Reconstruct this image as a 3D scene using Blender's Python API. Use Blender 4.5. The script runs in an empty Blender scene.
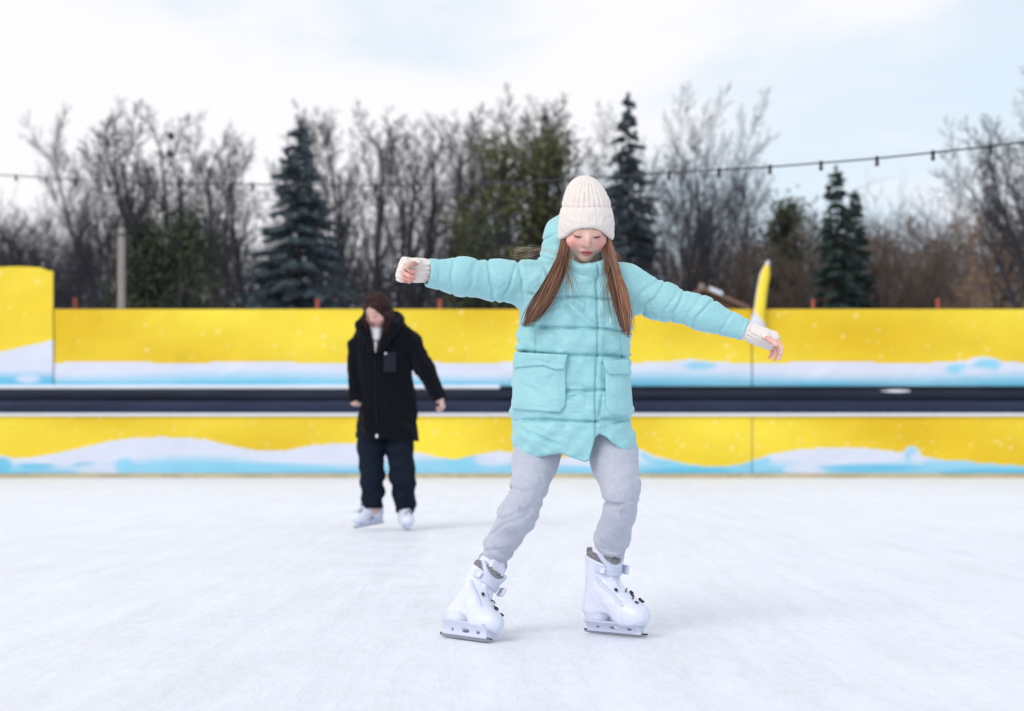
import bpy, math, random
import numpy as np
from mathutils import Matrix, Vector
PI = math.pi
F = 1706.7          # focal length in pixels (60 mm on 36 mm, 1024 wide)
H = 0.63            # eye height of the camera
HZ = 438.0          # horizon row
sc = bpy.context.scene
COL = sc.collection

def W(px, py, Y):
    return np.array([(px-512)*Y/F, Y, H+(HZ-py)*Y/F])

# ---------------------------------------------------------------- objects
def tag(o, label=None, cat=None, group=None, kind=None):
    if label: o['label'] = label
    if cat: o['category'] = cat
    if group: o['group'] = group
    if kind: o['kind'] = kind
    return o
def empty(name, loc, label=None, cat=None, group=None):
    o = bpy.data.objects.new(name, None); COL.objects.link(o)
    o.location = loc; o.empty_display_size = .1
    return tag(o, label, cat, group)
def np_mesh(name, v, faces, mat, parent=None, smooth=True, cols=None, origin=None, loc=None):
    v = np.asarray(v, dtype=np.float64)
    if origin is not None: v = v-np.asarray(origin)
    me = bpy.data.meshes.new(name)
    if isinstance(faces, np.ndarray):
        k = faces.shape[1]; nf = len(faces)
        me.vertices.add(len(v)); me.vertices.foreach_set('co', v.ravel())
        me.loops.add(nf*k); me.loops.foreach_set('vertex_index', faces.astype(np.int32).ravel())
        me.polygons.add(nf); me.polygons.foreach_set('loop_start', np.arange(nf, dtype=np.int32)*k)
        me.update(calc_edges=True)
        me.validate()
    else:
        me.from_pydata(v.tolist(), [], faces); me.update()
    if smooth:
        me.polygons.foreach_set('use_smooth', np.ones(len(me.polygons), dtype=bool))
    if cols is not None and len(cols) == len(me.vertices):
        a = me.color_attributes.new('Col', 'FLOAT_COLOR', 'POINT')
        c = np.ones((len(v), 4)); c[:, :3] = cols
        a.data.foreach_set('color', c.ravel())
    me.materials.append(mat)
    o = bpy.data.objects.new(name, me); COL.objects.link(o)
    if parent is not None: o.parent = parent
    if loc is not None: o.location = loc
    return o
def copy_tree(o, parent=None):
    c = o.copy(); COL.objects.link(c); c.parent = parent
    for ch in list(o.children): copy_tree(ch, c)
    return c

class MB:
    def __init__(s): s.v = []; s.f = []; s.c = []
    def add(s, v, f, col=None):
        n = len(s.v); s.v += [tuple(p) for p in v]; s.f += [tuple(i+n for i in q) for q in f]
        if col is not None: s.c += [col]*len(v)
    def box(s, a, b, M=None, bev=0, col=None):
        x0, y0, z0 = a; x1, y1, z1 = b
        e = min(bev, (x1-x0)*.45, (y1-y0)*.45, (z1-z0)*.45)
        if e <= 0:
            v = [(x, y, z) for x in (x0, x1) for y in (y0, y1) for z in (z0, z1)]
            f = [(0, 1, 3, 2), (4, 6, 7, 5), (0, 4, 5, 1), (2, 3, 7, 6), (0, 2, 6, 4), (1, 5, 7, 3)]
        else:
            v = []; idx = {}
            for ix, x in enumerate((x0, x1)):
                for iy, y in enumerate((y0, y1)):
                    for iz, z in enumerate((z0, z1)):
                        sx, sy, sz = (1-2*ix)*e, (1-2*iy)*e, (1-2*iz)*e
                        idx[ix, iy, iz, 0] = len(v); v.append((x, y+sy, z+sz))
                        idx[ix, iy, iz, 1] = len(v); v.append((x+sx, y, z+sz))
                        idx[ix, iy, iz, 2] = len(v); v.append((x+sx, y+sy, z))
            g = idx; f = []
            for i in (0, 1):
                q = [g[i, 0, 0, 0], g[i, 0, 1, 0], g[i, 1, 1, 0], g[i, 1, 0, 0]]; f.append(q if i == 0 else q[::-1])
                q = [g[0, i, 0, 1], g[1, i, 0, 1], g[1, i, 1, 1], g[0, i, 1, 1]]; f.append(q if i == 0 else q[::-1])
                q = [g[0, 0, i, 2], g[0, 1, i, 2], g[1, 1, i, 2], g[1, 0, i, 2]]; f.append(q if i == 0 else q[::-1])
            for i in (0, 1):
                for j in (0, 1):
                    f.append([g[i, j, 0, 0], g[i, j, 1, 0], g[i, j, 1, 1], g[i, j, 0, 1]])
                    f.append([g[i, 0, j, 0], g[i, 1, j, 0], g[i, 1, j, 2], g[i, 0, j, 2]])
                    f.append([g[0, i, j, 1], g[1, i, j, 1], g[1, i, j, 2], g[0, i, j, 2]])
            for k in [(a_, b_, c_) for a_ in (0, 1) for b_ in (0, 1) for c_ in (0, 1)]:
                f.append([g[k+(0,)], g[k+(1,)], g[k+(2,)]])
        if M is not None: v = [tuple(M @ Vector(p)) for p in v]
        s.add(v, f, col)
    def tube(s, pts, radii, n=6, col=None, cap=True):
        pts = [np.asarray(p, float) for p in pts]
        if not hasattr(radii, '__len__'): radii = [radii]*len(pts)
        v = []; f = []; ref = np.array([.13, .27, .95])
        for i, p in enumerate(pts):
            d = pts[min(i+1, len(pts)-1)]-pts[max(i-1, 0)]
            d = d/(np.linalg.norm(d)+1e-9)
            if abs(d@ref) > .97: ref = np.array([.9, .3, .1])
            a = np.cross(d, ref); a /= np.linalg.norm(a)+1e-9; b = np.cross(d, a)
            for k in range(n):
                t = 2*PI*k/n
                v.append(p+radii[i]*(math.cos(t)*a+math.sin(t)*b))
        for i in range(len(pts)-1):
            for k in range(n):
                k2 = (k+1) % n
                f.append((i*n+k, i*n+k2, (i+1)*n+k2, (i+1)*n+k))
        if cap and n > 3:
            f.append(tuple(range(n))[::-1]); f.append(tuple((len(pts)-1)*n+k for k in range(n)))
        s.add(v, f, col)
    def build(s, name, mat, parent=None, smooth=False, origin=None, loc=None):
        return np_mesh(name, s.v, s.f, mat, parent, smooth, np.array(s.c) if s.c else None, origin, loc)

# ---------------------------------------------------------------- materials
def s2l(r, g, b):
    f = lambda c: (c/255/12.92 if c/255 <= .04045 else ((c/255+.055)/1.055)**2.4)
    return (f(r), f(g), f(b))
def material(name, col=(.5, .5, .5), rough=.6, spec=.4, metal=0, attr=False, noise=None, bump=None, sheen=0, sss=0, trans=0, gloss_var=0):
    """noise=(scale, amount, stretch) multiplies the colour; bump=[(scale, strength, dist, stretch, kind)]"""
    m = bpy.data.materials.new(name); m.use_nodes = True
    nt = m.node_tree; N = nt.nodes; L = nt.links
    b = N['Principled BSDF']
    b.inputs['Roughness'].default_value = rough
    b.inputs['Specular IOR Level'].default_value = spec
    b.inputs['Metallic'].default_value = metal
    if sheen: b.inputs['Sheen Weight'].default_value = sheen; b.inputs['Sheen Roughness'].default_value = .5
    if sss:
        b.inputs['Subsurface Weight'].default_value = sss
        b.inputs['Subsurface Radius'].default_value = (1, .35, .2); b.inputs['Subsurface Scale'].default_value = .012
    if trans: b.inputs['Transmission Weight'].default_value = trans
    tc = N.new('ShaderNodeTexCoord')
    def mapped(stretch):
        mp = N.new('ShaderNodeMapping'); mp.inputs['Scale'].default_value = stretch
        L.new(tc.outputs['Object'], mp.inputs['Vector']); return mp.outputs['Vector']
    if attr:
        src = N.new('ShaderNodeAttribute'); src.attribute_name = 'Col'; c = src.outputs['Color']
    else:
        src = N.new('ShaderNodeRGB'); src.outputs[0].default_value = (*col, 1); c = src.outputs[0]
    if noise:
        for (scale, amt, stretch) in noise:
            nz = N.new('ShaderNodeTexNoise'); nz.inputs['Scale'].default_value = scale; nz.inputs['Detail'].default_value = 5
            nz.inputs['Roughness'].default_value = .62
            L.new(mapped(stretch), nz.inputs['Vector'])
            mr = N.new('ShaderNodeMapRange'); mr.inputs[1].default_value = .3; mr.inputs[2].default_value = .7
            mr.inputs[3].default_value = 1-amt; mr.inputs[4].default_value = 1+amt
            L.new(nz.outputs['Fac'], mr.inputs[0])
            vm = N.new('ShaderNodeVectorMath'); vm.operation = 'SCALE'
            L.new(c, vm.inputs[0]); L.new(mr.outputs[0], vm.inputs['Scale']); c = vm.outputs[0]
    L.new(c, b.inputs['Base Color'])
    prev = None
    for (scale, st, dist, stretch, kind) in (bump or []):
        if kind == 'v':
            nz = N.new('ShaderNodeTexVoronoi'); nz.inputs['Scale'].default_value = scale; out = nz.outputs['Distance']
        else:
            nz = N.new('ShaderNodeTexNoise'); nz.inputs['Scale'].default_value = scale
            nz.inputs['Detail'].default_value = 4; nz.inputs['Distortion'].default_value = .6 if kind == 'd' else 0; out = nz.outputs['Fac']
        L.new(mapped(stretch), nz.inputs['Vector'])
        bp = N.new('ShaderNodeBump'); bp.inputs['Strength'].default_value = st; bp.inputs['Distance'].default_value = dist
        L.new(out, bp.inputs['Height'])
        if prev is not None: L.new(prev, bp.inputs['Normal'])
        prev = bp.outputs['Normal']
    if prev is not None: L.new(prev, b.inputs['Normal'])
    return m
ONE = (1, 1, 1)

# ---------------------------------------------------------------- signed distance modelling
def mesh_sdf(f, lo, hi, h, B=8, smooth_it=1, margin=.012, largest=False):
    lo = np.asarray(lo, float); hi = np.asarray(hi, float)
    n = np.maximum(np.ceil((hi-lo)/h/B).astype(int), 1); N = n*B
    ax = [lo[i]+(np.arange(n[i])*B+(B-1)/2)*h for i in range(3)]
    C = np.stack(np.meshgrid(*ax, indexing='ij'), -1).reshape(-1, 3)
    fc = f(C)
    act = np.abs(fc) < B*h*.87*1.2+margin
    V = np.where(fc.reshape(n) < 0, -1., 1.).astype(np.float32)
    V = V.repeat(B, 0).repeat(B, 1).repeat(B, 2)
    off = np.stack(np.meshgrid(*[np.arange(B)]*3, indexing='ij'), -1).reshape(-1, 3)
    ids = np.argwhere(act.reshape(n))*B
    for s in range(0, len(ids), 800):
        I = (ids[s:s+800, None, :]+off[None]).reshape(-1, 3)
        V[I[:, 0], I[:, 1], I[:, 2]] = f(lo+I*h)
    S = V < 0
    cnt = np.zeros(np.array(S.shape)-1, np.int8)
    for a in (0, 1):
        for b in (0, 1):
            for c in (0, 1):
                cnt += S[a:S.shape[0]-1+a, b:S.shape[1]-1+b, c:S.shape[2]-1+c]
    cells = np.argwhere((cnt > 0) & (cnt < 8))
    ID = np.full(cnt.shape, -1, np.int32); ID[cells[:, 0], cells[:, 1], cells[:, 2]] = np.arange(len(cells))
    acc = np.zeros((len(cells), 3)); num = np.zeros(len(cells))
    for axis in range(3):
        o1, o2 = [i for i in range(3) if i != axis]
        for a in (0, 1):
            for b in (0, 1):
                p = cells.copy(); p[:, o1] += a; p[:, o2] += b
                q = p.copy(); q[:, axis] += 1
                va = V[p[:, 0], p[:, 1], p[:, 2]]; vb = V[q[:, 0], q[:, 1], q[:, 2]]
                m = (va < 0) != (vb < 0)
                t = va[m]/(va[m]-vb[m])
                pt = p[m].astype(float); pt[:, axis] += t
                acc[m] += pt; num[m] += 1
    v = lo+acc/num[:, None]*h
    quads = []
    for axis in range(3):
        o1, o2 = [(1, 2), (2, 0), (0, 1)][axis]
        sl = [slice(None)]*3; sl2 = [slice(None)]*3
        sl[axis] = slice(0, -1); sl2[axis] = slice(1, None)
        A = S[tuple(sl)]; Bq = S[tuple(sl2)]
        e = np.argwhere(A != Bq)
        e = e[(e[:, o1] > 0) & (e[:, o2] > 0) & (e[:, o1] < S.shape[o1]-1) & (e[:, o2] < S.shape[o2]-1)]
        ins = S[e[:, 0], e[:, 1], e[:, 2]]
        def cid(d1, d2):
            c = e.copy(); c[:, o1] -= d1; c[:, o2] -= d2
            return ID[c[:, 0], c[:, 1], c[:, 2]]
        q = np.stack([cid(1, 1), cid(0, 1), cid(0, 0), cid(1, 0)], 1)
        q[~ins] = q[~ins][:, ::-1]
        quads.append(q)
    q = np.concatenate(quads)
    if largest:
        lab = np.arange(len(v))
        while True:
            m_ = lab[q].min(1); new = lab.copy()
            for k in range(4): np.minimum.at(new, q[:, k], m_)
            if (new == lab).all(): break
            lab = new
        best = np.bincount(lab).argmax(); keep = lab == best
        idx = np.cumsum(keep)-1; q = idx[q[keep[q[:, 0]]]]; v = v[keep]
    for _ in range(smooth_it):
        s_ = np.zeros_like(v); w_ = np.zeros(len(v))
        for k in range(4):
            a, b = q[:, k], q[:, (k+1) % 4]
            for d in range(3):
                s_[:, d] += np.bincount(a, v[b, d], len(v))
            w_ += np.bincount(a, minlength=len(v))
        v = .5*v+.5*s_/np.maximum(w_, 1)[:, None]
    return v, q
def smin(a, b, k):
    h = np.clip(.5+.5*(b-a)/k, 0, 1)
    return b*(1-h)+a*h-k*h*(1-h)
def smax(a, b, k): return -smin(-a, -b, k)
def ell(P, c, r):
    r = np.asarray(r, float)
    return (np.linalg.norm((P-np.asarray(c))/r, axis=1)-1)*r.min()
def sph(P, c, r): return np.linalg.norm(P-np.asarray(c), axis=1)-r
def seg(P, a, b, ra, rb):
    a = np.asarray(a, float); b = np.asarray(b, float); ab = b-a
    t = np.clip((P-a)@ab/(ab@ab+1e-12), 0, 1)
    return np.linalg.norm(P-a-t[:, None]*ab, axis=1)-(ra+(rb-ra)*t), t
def chain(P, pts, rad, k=.01):
    """smooth tube through pts; returns distance and arc length along it"""
    d = None; best = None; acc = 0
    for i in range(len(pts)-1):
        di, t = seg(P, pts[i], pts[i+1], rad[i], rad[i+1])
        L = np.linalg.norm(np.asarray(pts[i+1])-np.asarray(pts[i]))
        s = acc+t*L; acc += L
        if d is None: d = di; best = di.copy(); S = s
        else:
            m = di < best; S = np.where(m, s, S); best = np.minimum(best, di); d = smin(d, di, k)
    return d, S
def loft(P, lv, axis=2, n=2.2, caps=True):
    """lv rows: z, cx, cy, ax, ay (smoothly interpolated along the axis)"""
    lv = np.asarray(lv, float); lv = lv[np.argsort(lv[:, 0])]
    z = P[:, axis]; o = [i for i in range(3) if i != axis]
    g = lambda k: np.interp(z, lv[:, 0], lv[:, k])
    ax, ay = np.maximum(g(3), 1e-4), np.maximum(g(4), 1e-4)
    q = ((np.abs(P[:, o[0]]-g(1))/ax)**n+(np.abs(P[:, o[1]]-g(2))/ay)**n)**(1/n)
    d = (q-1)*np.minimum(ax, ay)
    if caps: d = smax(d, np.maximum(z-lv[-1, 0], lv[0, 0]-z), .008)
    return d
def wob(P, freq, seed, n=5):
    rs = np.random.RandomState(seed); out = np.zeros(len(P))
    fr = np.asarray(freq, float)*np.ones(3)
    for i in range(n):
        k = rs.normal(size=3)*fr*(1+.5*i/n); out += np.sin(P@k+rs.uniform(0, 6.28)+.7*np.sin(P@(rs.normal(size=3)*fr*.5)))
    return out/n**.5
def crease(u, pos, w): return np.exp(-((u-pos)/w)**2)
def frame(P, c, f, u):
    f = np.asarray(f, float); f /= np.linalg.norm(f); u = np.asarray(u, float); u = u-f*(u@f); u /= np.linalg.norm(u)
    r = np.cross(u, f)
    D = P-np.asarray(c)
    return np.stack([D@r, D@f, D@u], 1)
def head_frame(yaw, pitch, roll=0):
    f0 = np.array([math.sin(yaw), -math.cos(yaw), 0]); z = np.array([0, 0, 1.])
    f = math.cos(pitch)*f0-math.sin(pitch)*z; u = math.sin(pitch)*f0+math.cos(pitch)*z
    r = np.cross(u, f); u = math.cos(roll)*u+math.sin(roll)*r
    return f, u
def from_frame(c, f, u, pts):
    f = np.asarray(f, float); f = f/np.linalg.norm(f); u = u-f*(u@f); u = u/np.linalg.norm(u); r = np.cross(u, f)
    pts = np.atleast_2d(pts)
    return np.asarray(c)+pts[:, :1]*r+pts[:, 1:2]*f+pts[:, 2:3]*u
def head_sdf(Q):
    """Q in head coordinates: x side, y forward, z up; eye line at z=0"""
    A = Q.copy(); A[:, 0] = np.abs(A[:, 0])
    d = ell(A, (0, -.012, .032), (.070, .088, .078))
    d = smin(d, ell(A, (0, .018, -.032), (.060, .064, .073)), .025)
    d = smin(d, sph(A, (0, .054, -.092), .016), .028)
    d = smin(d, sph(A, (.035, .046, -.038), .027), .020)
    d = smax(d, -ell(A, (.0285, .098, .003), (.020, .017, .013)), .012)
    d = smin(d, sph(A, (.0275, .064, -.002), .0165), .005)
    d = smin(d, seg(A, (0, .076, .004), (0, .093, -.033), .006, .0088)[0], .012)
    d = smin(d, sph(A, (.0085, .084, -.036), .0062), .006)
    d = smin(d, ell(A, (0, .0765, -.0585), (.020, .009, .0055)), .005)
    d = smin(d, ell(A, (0, .0755, -.0680), (.016, .009, .0062)), .004)
    d = smax(d, -ell(A, (0, .089, -.0628), (.017, .006, .0014)), .003)
    d = smin(d, ell(A, (.074, -.006, -.012), (.008, .018, .030)), .006)
    return d
def hand_sdf(P, wrist, d, back, side=1, s=1., curl=(40, 55, 35), spread=1., thumb_curl=20):
    """d: finger direction, back: back-of-hand normal; side=+1 puts the thumb on cross(back,d)"""
    d = np.asarray(d, float); d = d/np.linalg.norm(d); b = np.asarray(back, float); b = b-d*(b@d); b = b/np.linalg.norm(b)
    c = np.cross(b, d)*side
    T = lambda x, y, z: np.asarray(wrist)+s*(x*d+y*c+z*b)
    D = P-np.asarray(wrist); Q = np.stack([D@d, D@c, D@b], 1)/s
    e = Q-np.array([.042, 0, 0]); half = np.array([.034, .026+.0, .004])
    qv = np.abs(e)-half
    palm = (np.linalg.norm(np.maximum(qv, 0), axis=1)+np.minimum(qv.max(1), 0)-.0105)*s
    out = smin(palm, seg(P, T(-.05, 0, 0), T(.01, 0, 0), .022*s, .022*s)[0], .012)
    tips = []
    for i, (y, L, r) in enumerate(((.028, .068, .0079), (.0095, .076, .0082), (-.0095, .071, .0079), (-.0275, .056, .0070))):
        p = T(.072-.004*abs(i-1), y, .001); ang = 0; pts = [T(.03, y*.8, 0), p]
        cc = [a+(i-1.5)*4 for a in curl]; fan = (y*3.2*spread)
        for j, (fr, a) in enumerate(zip((.46, .31, .25), cc)):
            ang += math.radians(a)
            dirv = math.cos(ang)*(d*math.cos(fan)+c*math.sin(fan))-math.sin(ang)*b
            p = p+dirv*L*fr*s; pts.append(p)
        rr = [r*s*1.05, r*s*1.1, r*s, r*s*.93, r*s*.8]
        fd = None
        for j in range(4):
            dj = seg(P, pts[j], pts[j+1], rr[j], rr[j+1])[0]
            fd = dj if fd is None else smin(fd, dj, .002)
        out = smin(out, fd, .004*s); tips.append(pts)
    p = T(.018, .020, -.004); ang = math.radians(38); pts = [p]
    for j, (L, a) in enumerate(((.034, 0), (.030, thumb_curl*.6), (.022, thumb_curl))):
        ang -= math.radians(a*.8)
        p = p+s*L*(math.cos(ang)*d+math.sin(ang)*c-.35*b-.008*a*b); pts.append(p)
    for j in range(3):
        out = smin(out, seg(P, pts[j], pts[j+1], (.0115, .0095, .0088)[j]*s, (.0095, .0088, .007)[j]*s)[0], .005*s)
    return out, palm
# ================================================================ materials of the people
M_skin = material('skin', attr=True, rough=.55, spec=.35, sss=.12, bump=[(400, .05, .001, ONE, 'n')])
M_jacket = material('jacket_nylon', s2l(150, 203, 209), rough=.42, spec=.45, noise=[(7, .035, ONE)],
                    bump=[(10, .55, .022, (1, 1, 1.7), 'd'), (38, .5, .006, (1, 1, .6), 'd')], sheen=.15)
M_coat = material('black_fleece', (.0065, .007, .011), rough=1, spec=.05, sheen=.05, bump=[(120, .9, .01, ONE, 'n'), (22, .6, .02, ONE, 'd')])
M_sweat = material('grey_jersey', s2l(181, 184, 197), rough=.95, spec=.15, noise=[(260, .10, (1, 1, .35)), (60, .05, ONE), (8, .03, ONE)],
                   bump=[(500, .3, .001, ONE, 'n'), (16, .35, .012, (1, 1, 1.8), 'd')], sheen=.3)
M_dpants = material('dark_trousers', (.008, .013, .024), rough=.9, spec=.1, noise=[(20, .2, ONE)], bump=[(14, .5, .02, (1, 1, 1.5), 'd')])
M_knit = material('cream_knit', s2l(230, 219, 212), rough=1, spec=.1, noise=[(90, .04, ONE)], bump=[(260, .5, .003, ONE, 'n')], sheen=.4)
M_hair = material('brown_hair', attr=True, rough=.42, spec=.5)
M_hair2 = material('dark_brown_hair', attr=True, rough=.6, spec=.12)
M_shell = material('white_boot_plastic', s2l(216, 220, 236), rough=.34, spec=.5, noise=[(14, .04, ONE), (45, .05, (1, 1, .4))], bump=[(60, .15, .002, ONE, 'n')])
M_liner = material('grey_fur_liner', (.24, .23, .25), rough=1, spec=.1, noise=[(150, .5, ONE)], bump=[(300, .8, .004, ONE, 'n')])
M_steel = material('blade_steel', (.30, .32, .35), rough=.3, metal=.8)
M_black = material('black_plastic', (.015, .016, .02), rough=.45)
M_holder = material('blade_holder_plastic', s2l(200, 206, 226), rough=.35)
M_sock = material('pale_sock', s2l(222, 222, 236), rough=.95, bump=[(260, .4, .003, (1, 1, .3), 'n')])
M_lash = material('brown_eyelash', (.07, .035, .025), rough=.8)
M_white = material('white_fabric', s2l(225, 222, 228), rough=.9)
M_patch = material('dark_leather', (.010, .013, .022), rough=.6, spec=.15)

# ---------------------------------------------------------------- an ice skate in its own frame (x toe, z up)
def build_skate():
    def shell(P, off=0.):
        A = P.copy(); A[:, 1] = np.abs(A[:, 1])
        d = ell(A, (.074, 0, .070), (.068, .048, .046))
        d = smin(d, seg(A, (.058, 0, .086), (-.02, 0, .140), .044, .051)[0], .02)
        d = smin(d, ell(A, (-.058, 0, .078), (.050, .041, .055)), .02)
        d = smin(d, loft(P, [(.08, -.050, 0, .056, .042), (.13, -.046, 0, .056, .044), (.17, -.046, 0, .054, .043), (.235, -.040, 0, .060, .048), (.262, -.036, 0, .066, .051)], n=2.3), .022)
        d = d-off
        return d
    def boot(P):
        d = shell(P)
        # overlapped shell lines
        d = d-.0022*(((P[:, 0]+P[:, 2]*.9) > .085)*1.)*((P[:, 2] < .115)*1.)+.0018*crease(P[:, 0]+.9*P[:, 2], .085, .004)
        d = smax(d, .037-P[:, 2], .006)
        # sloping top and open throat
        d = smax(d, P[:, 2]-(.262-.35*(P[:, 0]+.09)), .004)
        ins = loft(P, [(.12, -.044, 0, .030, .028), (.2, -.040, 0, .047, .037), (.30, -.034, 0, .058, .044)], caps=False)
        d = smax(d, -smax(ins, .14-P[:, 2], .004), .003)
        slot = np.maximum(np.abs(P[:, 1])-(.005+.026*np.clip((P[:, 2]-.19)/.07, 0, 1)), np.maximum(-.015-P[:, 0]+0*P[:, 2], .15-P[:, 2]))
        return smax(d, -slot, .004)
    v, q = mesh_sdf(boot, (-.13, -.07, .03), (.19, .07, .29), .0028)
    sk = np_mesh('ice_skate', v, q, M_shell)
    def liner(P):
        d = loft(P, [(.09, -.040, 0, .045, .034), (.2, -.040, 0, .052, .041), (.272, -.034, 0, .063, .049)], n=2.2, caps=False)
        d = smax(d, P[:, 2]-(.281-.28*(P[:, 0]+.09))-.003*wob(P, 160, 3), .008)
        ins = loft(P, [(.12, -.042, 0, .024, .02), (.2, -.038, 0, .036, .028), (.30, -.032, 0, .046, .034)], caps=False)
        d = smax(d, -smax(ins, .2-P[:, 2], .004), .004)
        return smax(d, .09-P[:, 2], .004)
    v, q = mesh_sdf(liner, (-.12, -.07, .08), (.09, .07, .30), .0035)
    np_mesh('liner', v, q, M_liner, sk)
    v, q = mesh_sdf(lambda P: smax(seg(P, (.006, 0, .125), (-.004, 0, .268), .022, .034)[0], np.abs(P[:, 0]-.004+.10*(P[:, 2]-.19))-.011, .006), (-.05, -.05, .09), (.08, .05, .31), .0032)
    np_mesh('tongue', v, q, M_sock, sk)
    def holder(P):
        A = np.abs(P[:, 1])
        zz = np.clip((P[:, 2]-.012)/.032, 0, 1)
        d = np.maximum(A-(.007+.030*zz**2), np.maximum(np.maximum(P[:, 2]-.046, .011-P[:, 2]), np.abs(P[:, 0]-.012)-(.108-.004*zz)))
        d = smax(d, -np.minimum(ell(P, (.016, 0, .0265), (.024, .1, .0065)), np.minimum(ell(P, (-.050, 0, .026), (.010, .1, .005)), ell(P, (.078, 0, .026), (.013, .1, .0055)))), .003)
        return d-.0015
    v, q = mesh_sdf(holder, (-.12, -.05, 0), (.17, .05, .06), .0026)
    np_mesh('blade_holder', v, q, M_holder, sk)
    b = MB(); n = 26
    v = []
    for i in range(n):
        x = -.112+i*.250/(n-1); u = (x-.013)/.125
        z0 = .0015+.010*max(0, abs(u)-.75)**1.5*8*.4
        v += [(x, -.0017, z0), (x, .0017, z0), (x, .0024, .013), (x, -.0024, .013)]
    f = []
    for i in range(n-1):
        for k in range(4): f.append((i*4+k, i*4+(k+1) % 4, (i+1)*4+(k+1) % 4, (i+1)*4+k))
    f += [(0, 3, 2, 1), ((n-1)*4, (n-1)*4+1, (n-1)*4+2, (n-1)*4+3)]
    b.add(v, f); b.build('blade', M_steel, sk)
    b = MB(); b.box((-.114, -.0036, .0115), (.142, .0036, .0155), bev=.001); b.build('blade_edge_trim', M_black, sk)
    # straps are shells of the boot cut by slabs
    def band(name, p, nrm, w, mat, off=.0065, h=.0026, zc=.07):
        p = np.array(p); nrm = np.array(nrm)/np.linalg.norm(nrm)
        def g(P):
            s = (P-p)@nrm
            d = smax(shell(P)-off, np.abs(s)-w/2, .003)
            d = np.maximum(d, -(shell(P)+.003))
            d = np.maximum(d, np.maximum(-.035-P[:, 0], zc-P[:, 2]))
            return d
        v, q = mesh_sdf(g, (-.07, -.08, .05), (.19, .08, .29), h, largest=True)
        return np_mesh(name, v, q, mat, sk)
    band('strap', (.02, 0, .205), (.25, 0, 1), .026, M_holder)
    band('strap', (.045, 0, .118), (.62, .12, .78), .011, M_holder, .005, zc=.10)
    band('strap', (.085, 0, .108), (.85, -.15, .5), .012, M_holder, .006, zc=.088)
    for (x, y, z, sx, sy, sz, tilt, mm) in ((.005, .058, .212, .018, .006, .015, .1, M_shell), (.050, .036, .140, .012, .006, .006, .5, M_black),
                                 (.066, .018, .133, .009, .008, .005, .5, M_black), (.100, .026, .116, .011, .007, .005, .4, M_black), (.108, -.014, .115, .009, .006, .004, .3, M_black),
                                 (.040, -.034, .152, .008, .006, .006, .6, M_black), (.086, .034, .120, .008, .006, .006, .6, M_black),
                                 (-.002, -.052, .212, .012, .005, .013, .1, M_shell)):
        b = MB(); M = Matrix.Translation((x, y, z)) @ Matrix.Rotation(tilt, 4, 'Y') @ Matrix.Rotation(-math.copysign(.25, y), 4, 'Z')
        k_ = 1 if sx > .013 else .72; b.box((-sx*k_, -sy*k_, -sz*k_), (sx*k_, sy*k_, sz*k_), M, .002); b.build('buckle', mm, sk)
    for (pts) in ([(.036, .028, .150), (.046, .012, .149), (.058, -.010, .143)], [(.066, .028, .128), (.076, .010, .128), (.086, -.012, .119)]):
        P_ = [np.array(p, float) for p in pts]; d_ = [shell(p[None])[0] for p in P_]
        P_ = [p+np.array([.5, 0, .87])*(.005-dd) for p, dd in zip(P_, d_)]
        b = MB(); b.tube(P_, .0020, 6); b.build('lace', M_black, sk, True)
    return sk
def place_skate(sk, parent, base, pos, fwd, lean=0., pitch=0., s=1.):
    f = Vector((fwd[0], fwd[1], 0)).normalized(); side = Vector((0, 0, 1)).cross(f)   # left of the foot
    up = Vector((0, 0, 1))*math.cos(lean)+side*math.sin(lean)
    if pitch:
        R = Matrix.Rotation(pitch, 3, side); f = R @ f; up = R @ up
    y = up.cross(f).normalized(); x = y.cross(up).normalized()
    M = Matrix(((x[0]*s, y[0]*s, up[0]*s, pos[0]-base[0]), (x[1]*s, y[1]*s, up[1]*s, pos[1]-base[1]), (x[2]*s, y[2]*s, up[2]*s, pos[2]-base[2]), (0, 0, 0, 1)))
    sk.parent = parent; sk.matrix_basis = M
    return lambda p: tuple(M @ Vector(p)+Vector(base))
skate0 = build_skate()

# ================================================================ the girl
G0 = 5.45
g = lambda px, py, dy=0.: W(px, py, G0+dy)
gr = lambda r: r*G0/F
base = np.array([float(g(560, 0)[0]), G0, 0.])
girl = empty('person', tuple(base), 'girl skating with arms spread in mint blue puffer jacket, cream knit hat and grey sweatpants', 'person')
sk_r = skate0
locR = place_skate(sk_r, girl, base, g(612, 633.5, -.02)*[1, 1, 0]+[0, 0, .002], (.76, -.65), lean=.02, s=.98)
sk_l = copy_tree(skate0)
locL = place_skate(sk_l, girl, base, g(461, 0, -.13)*[1, 1, 0]+[0, 0, .003], (.66, -.75), lean=.61, s=.97)
# copies of the skate keep their parts; both belong to the girl
HC = g(586, 224, -.06); hf, hu = head_frame(.03, math.radians(30), .02)

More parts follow.
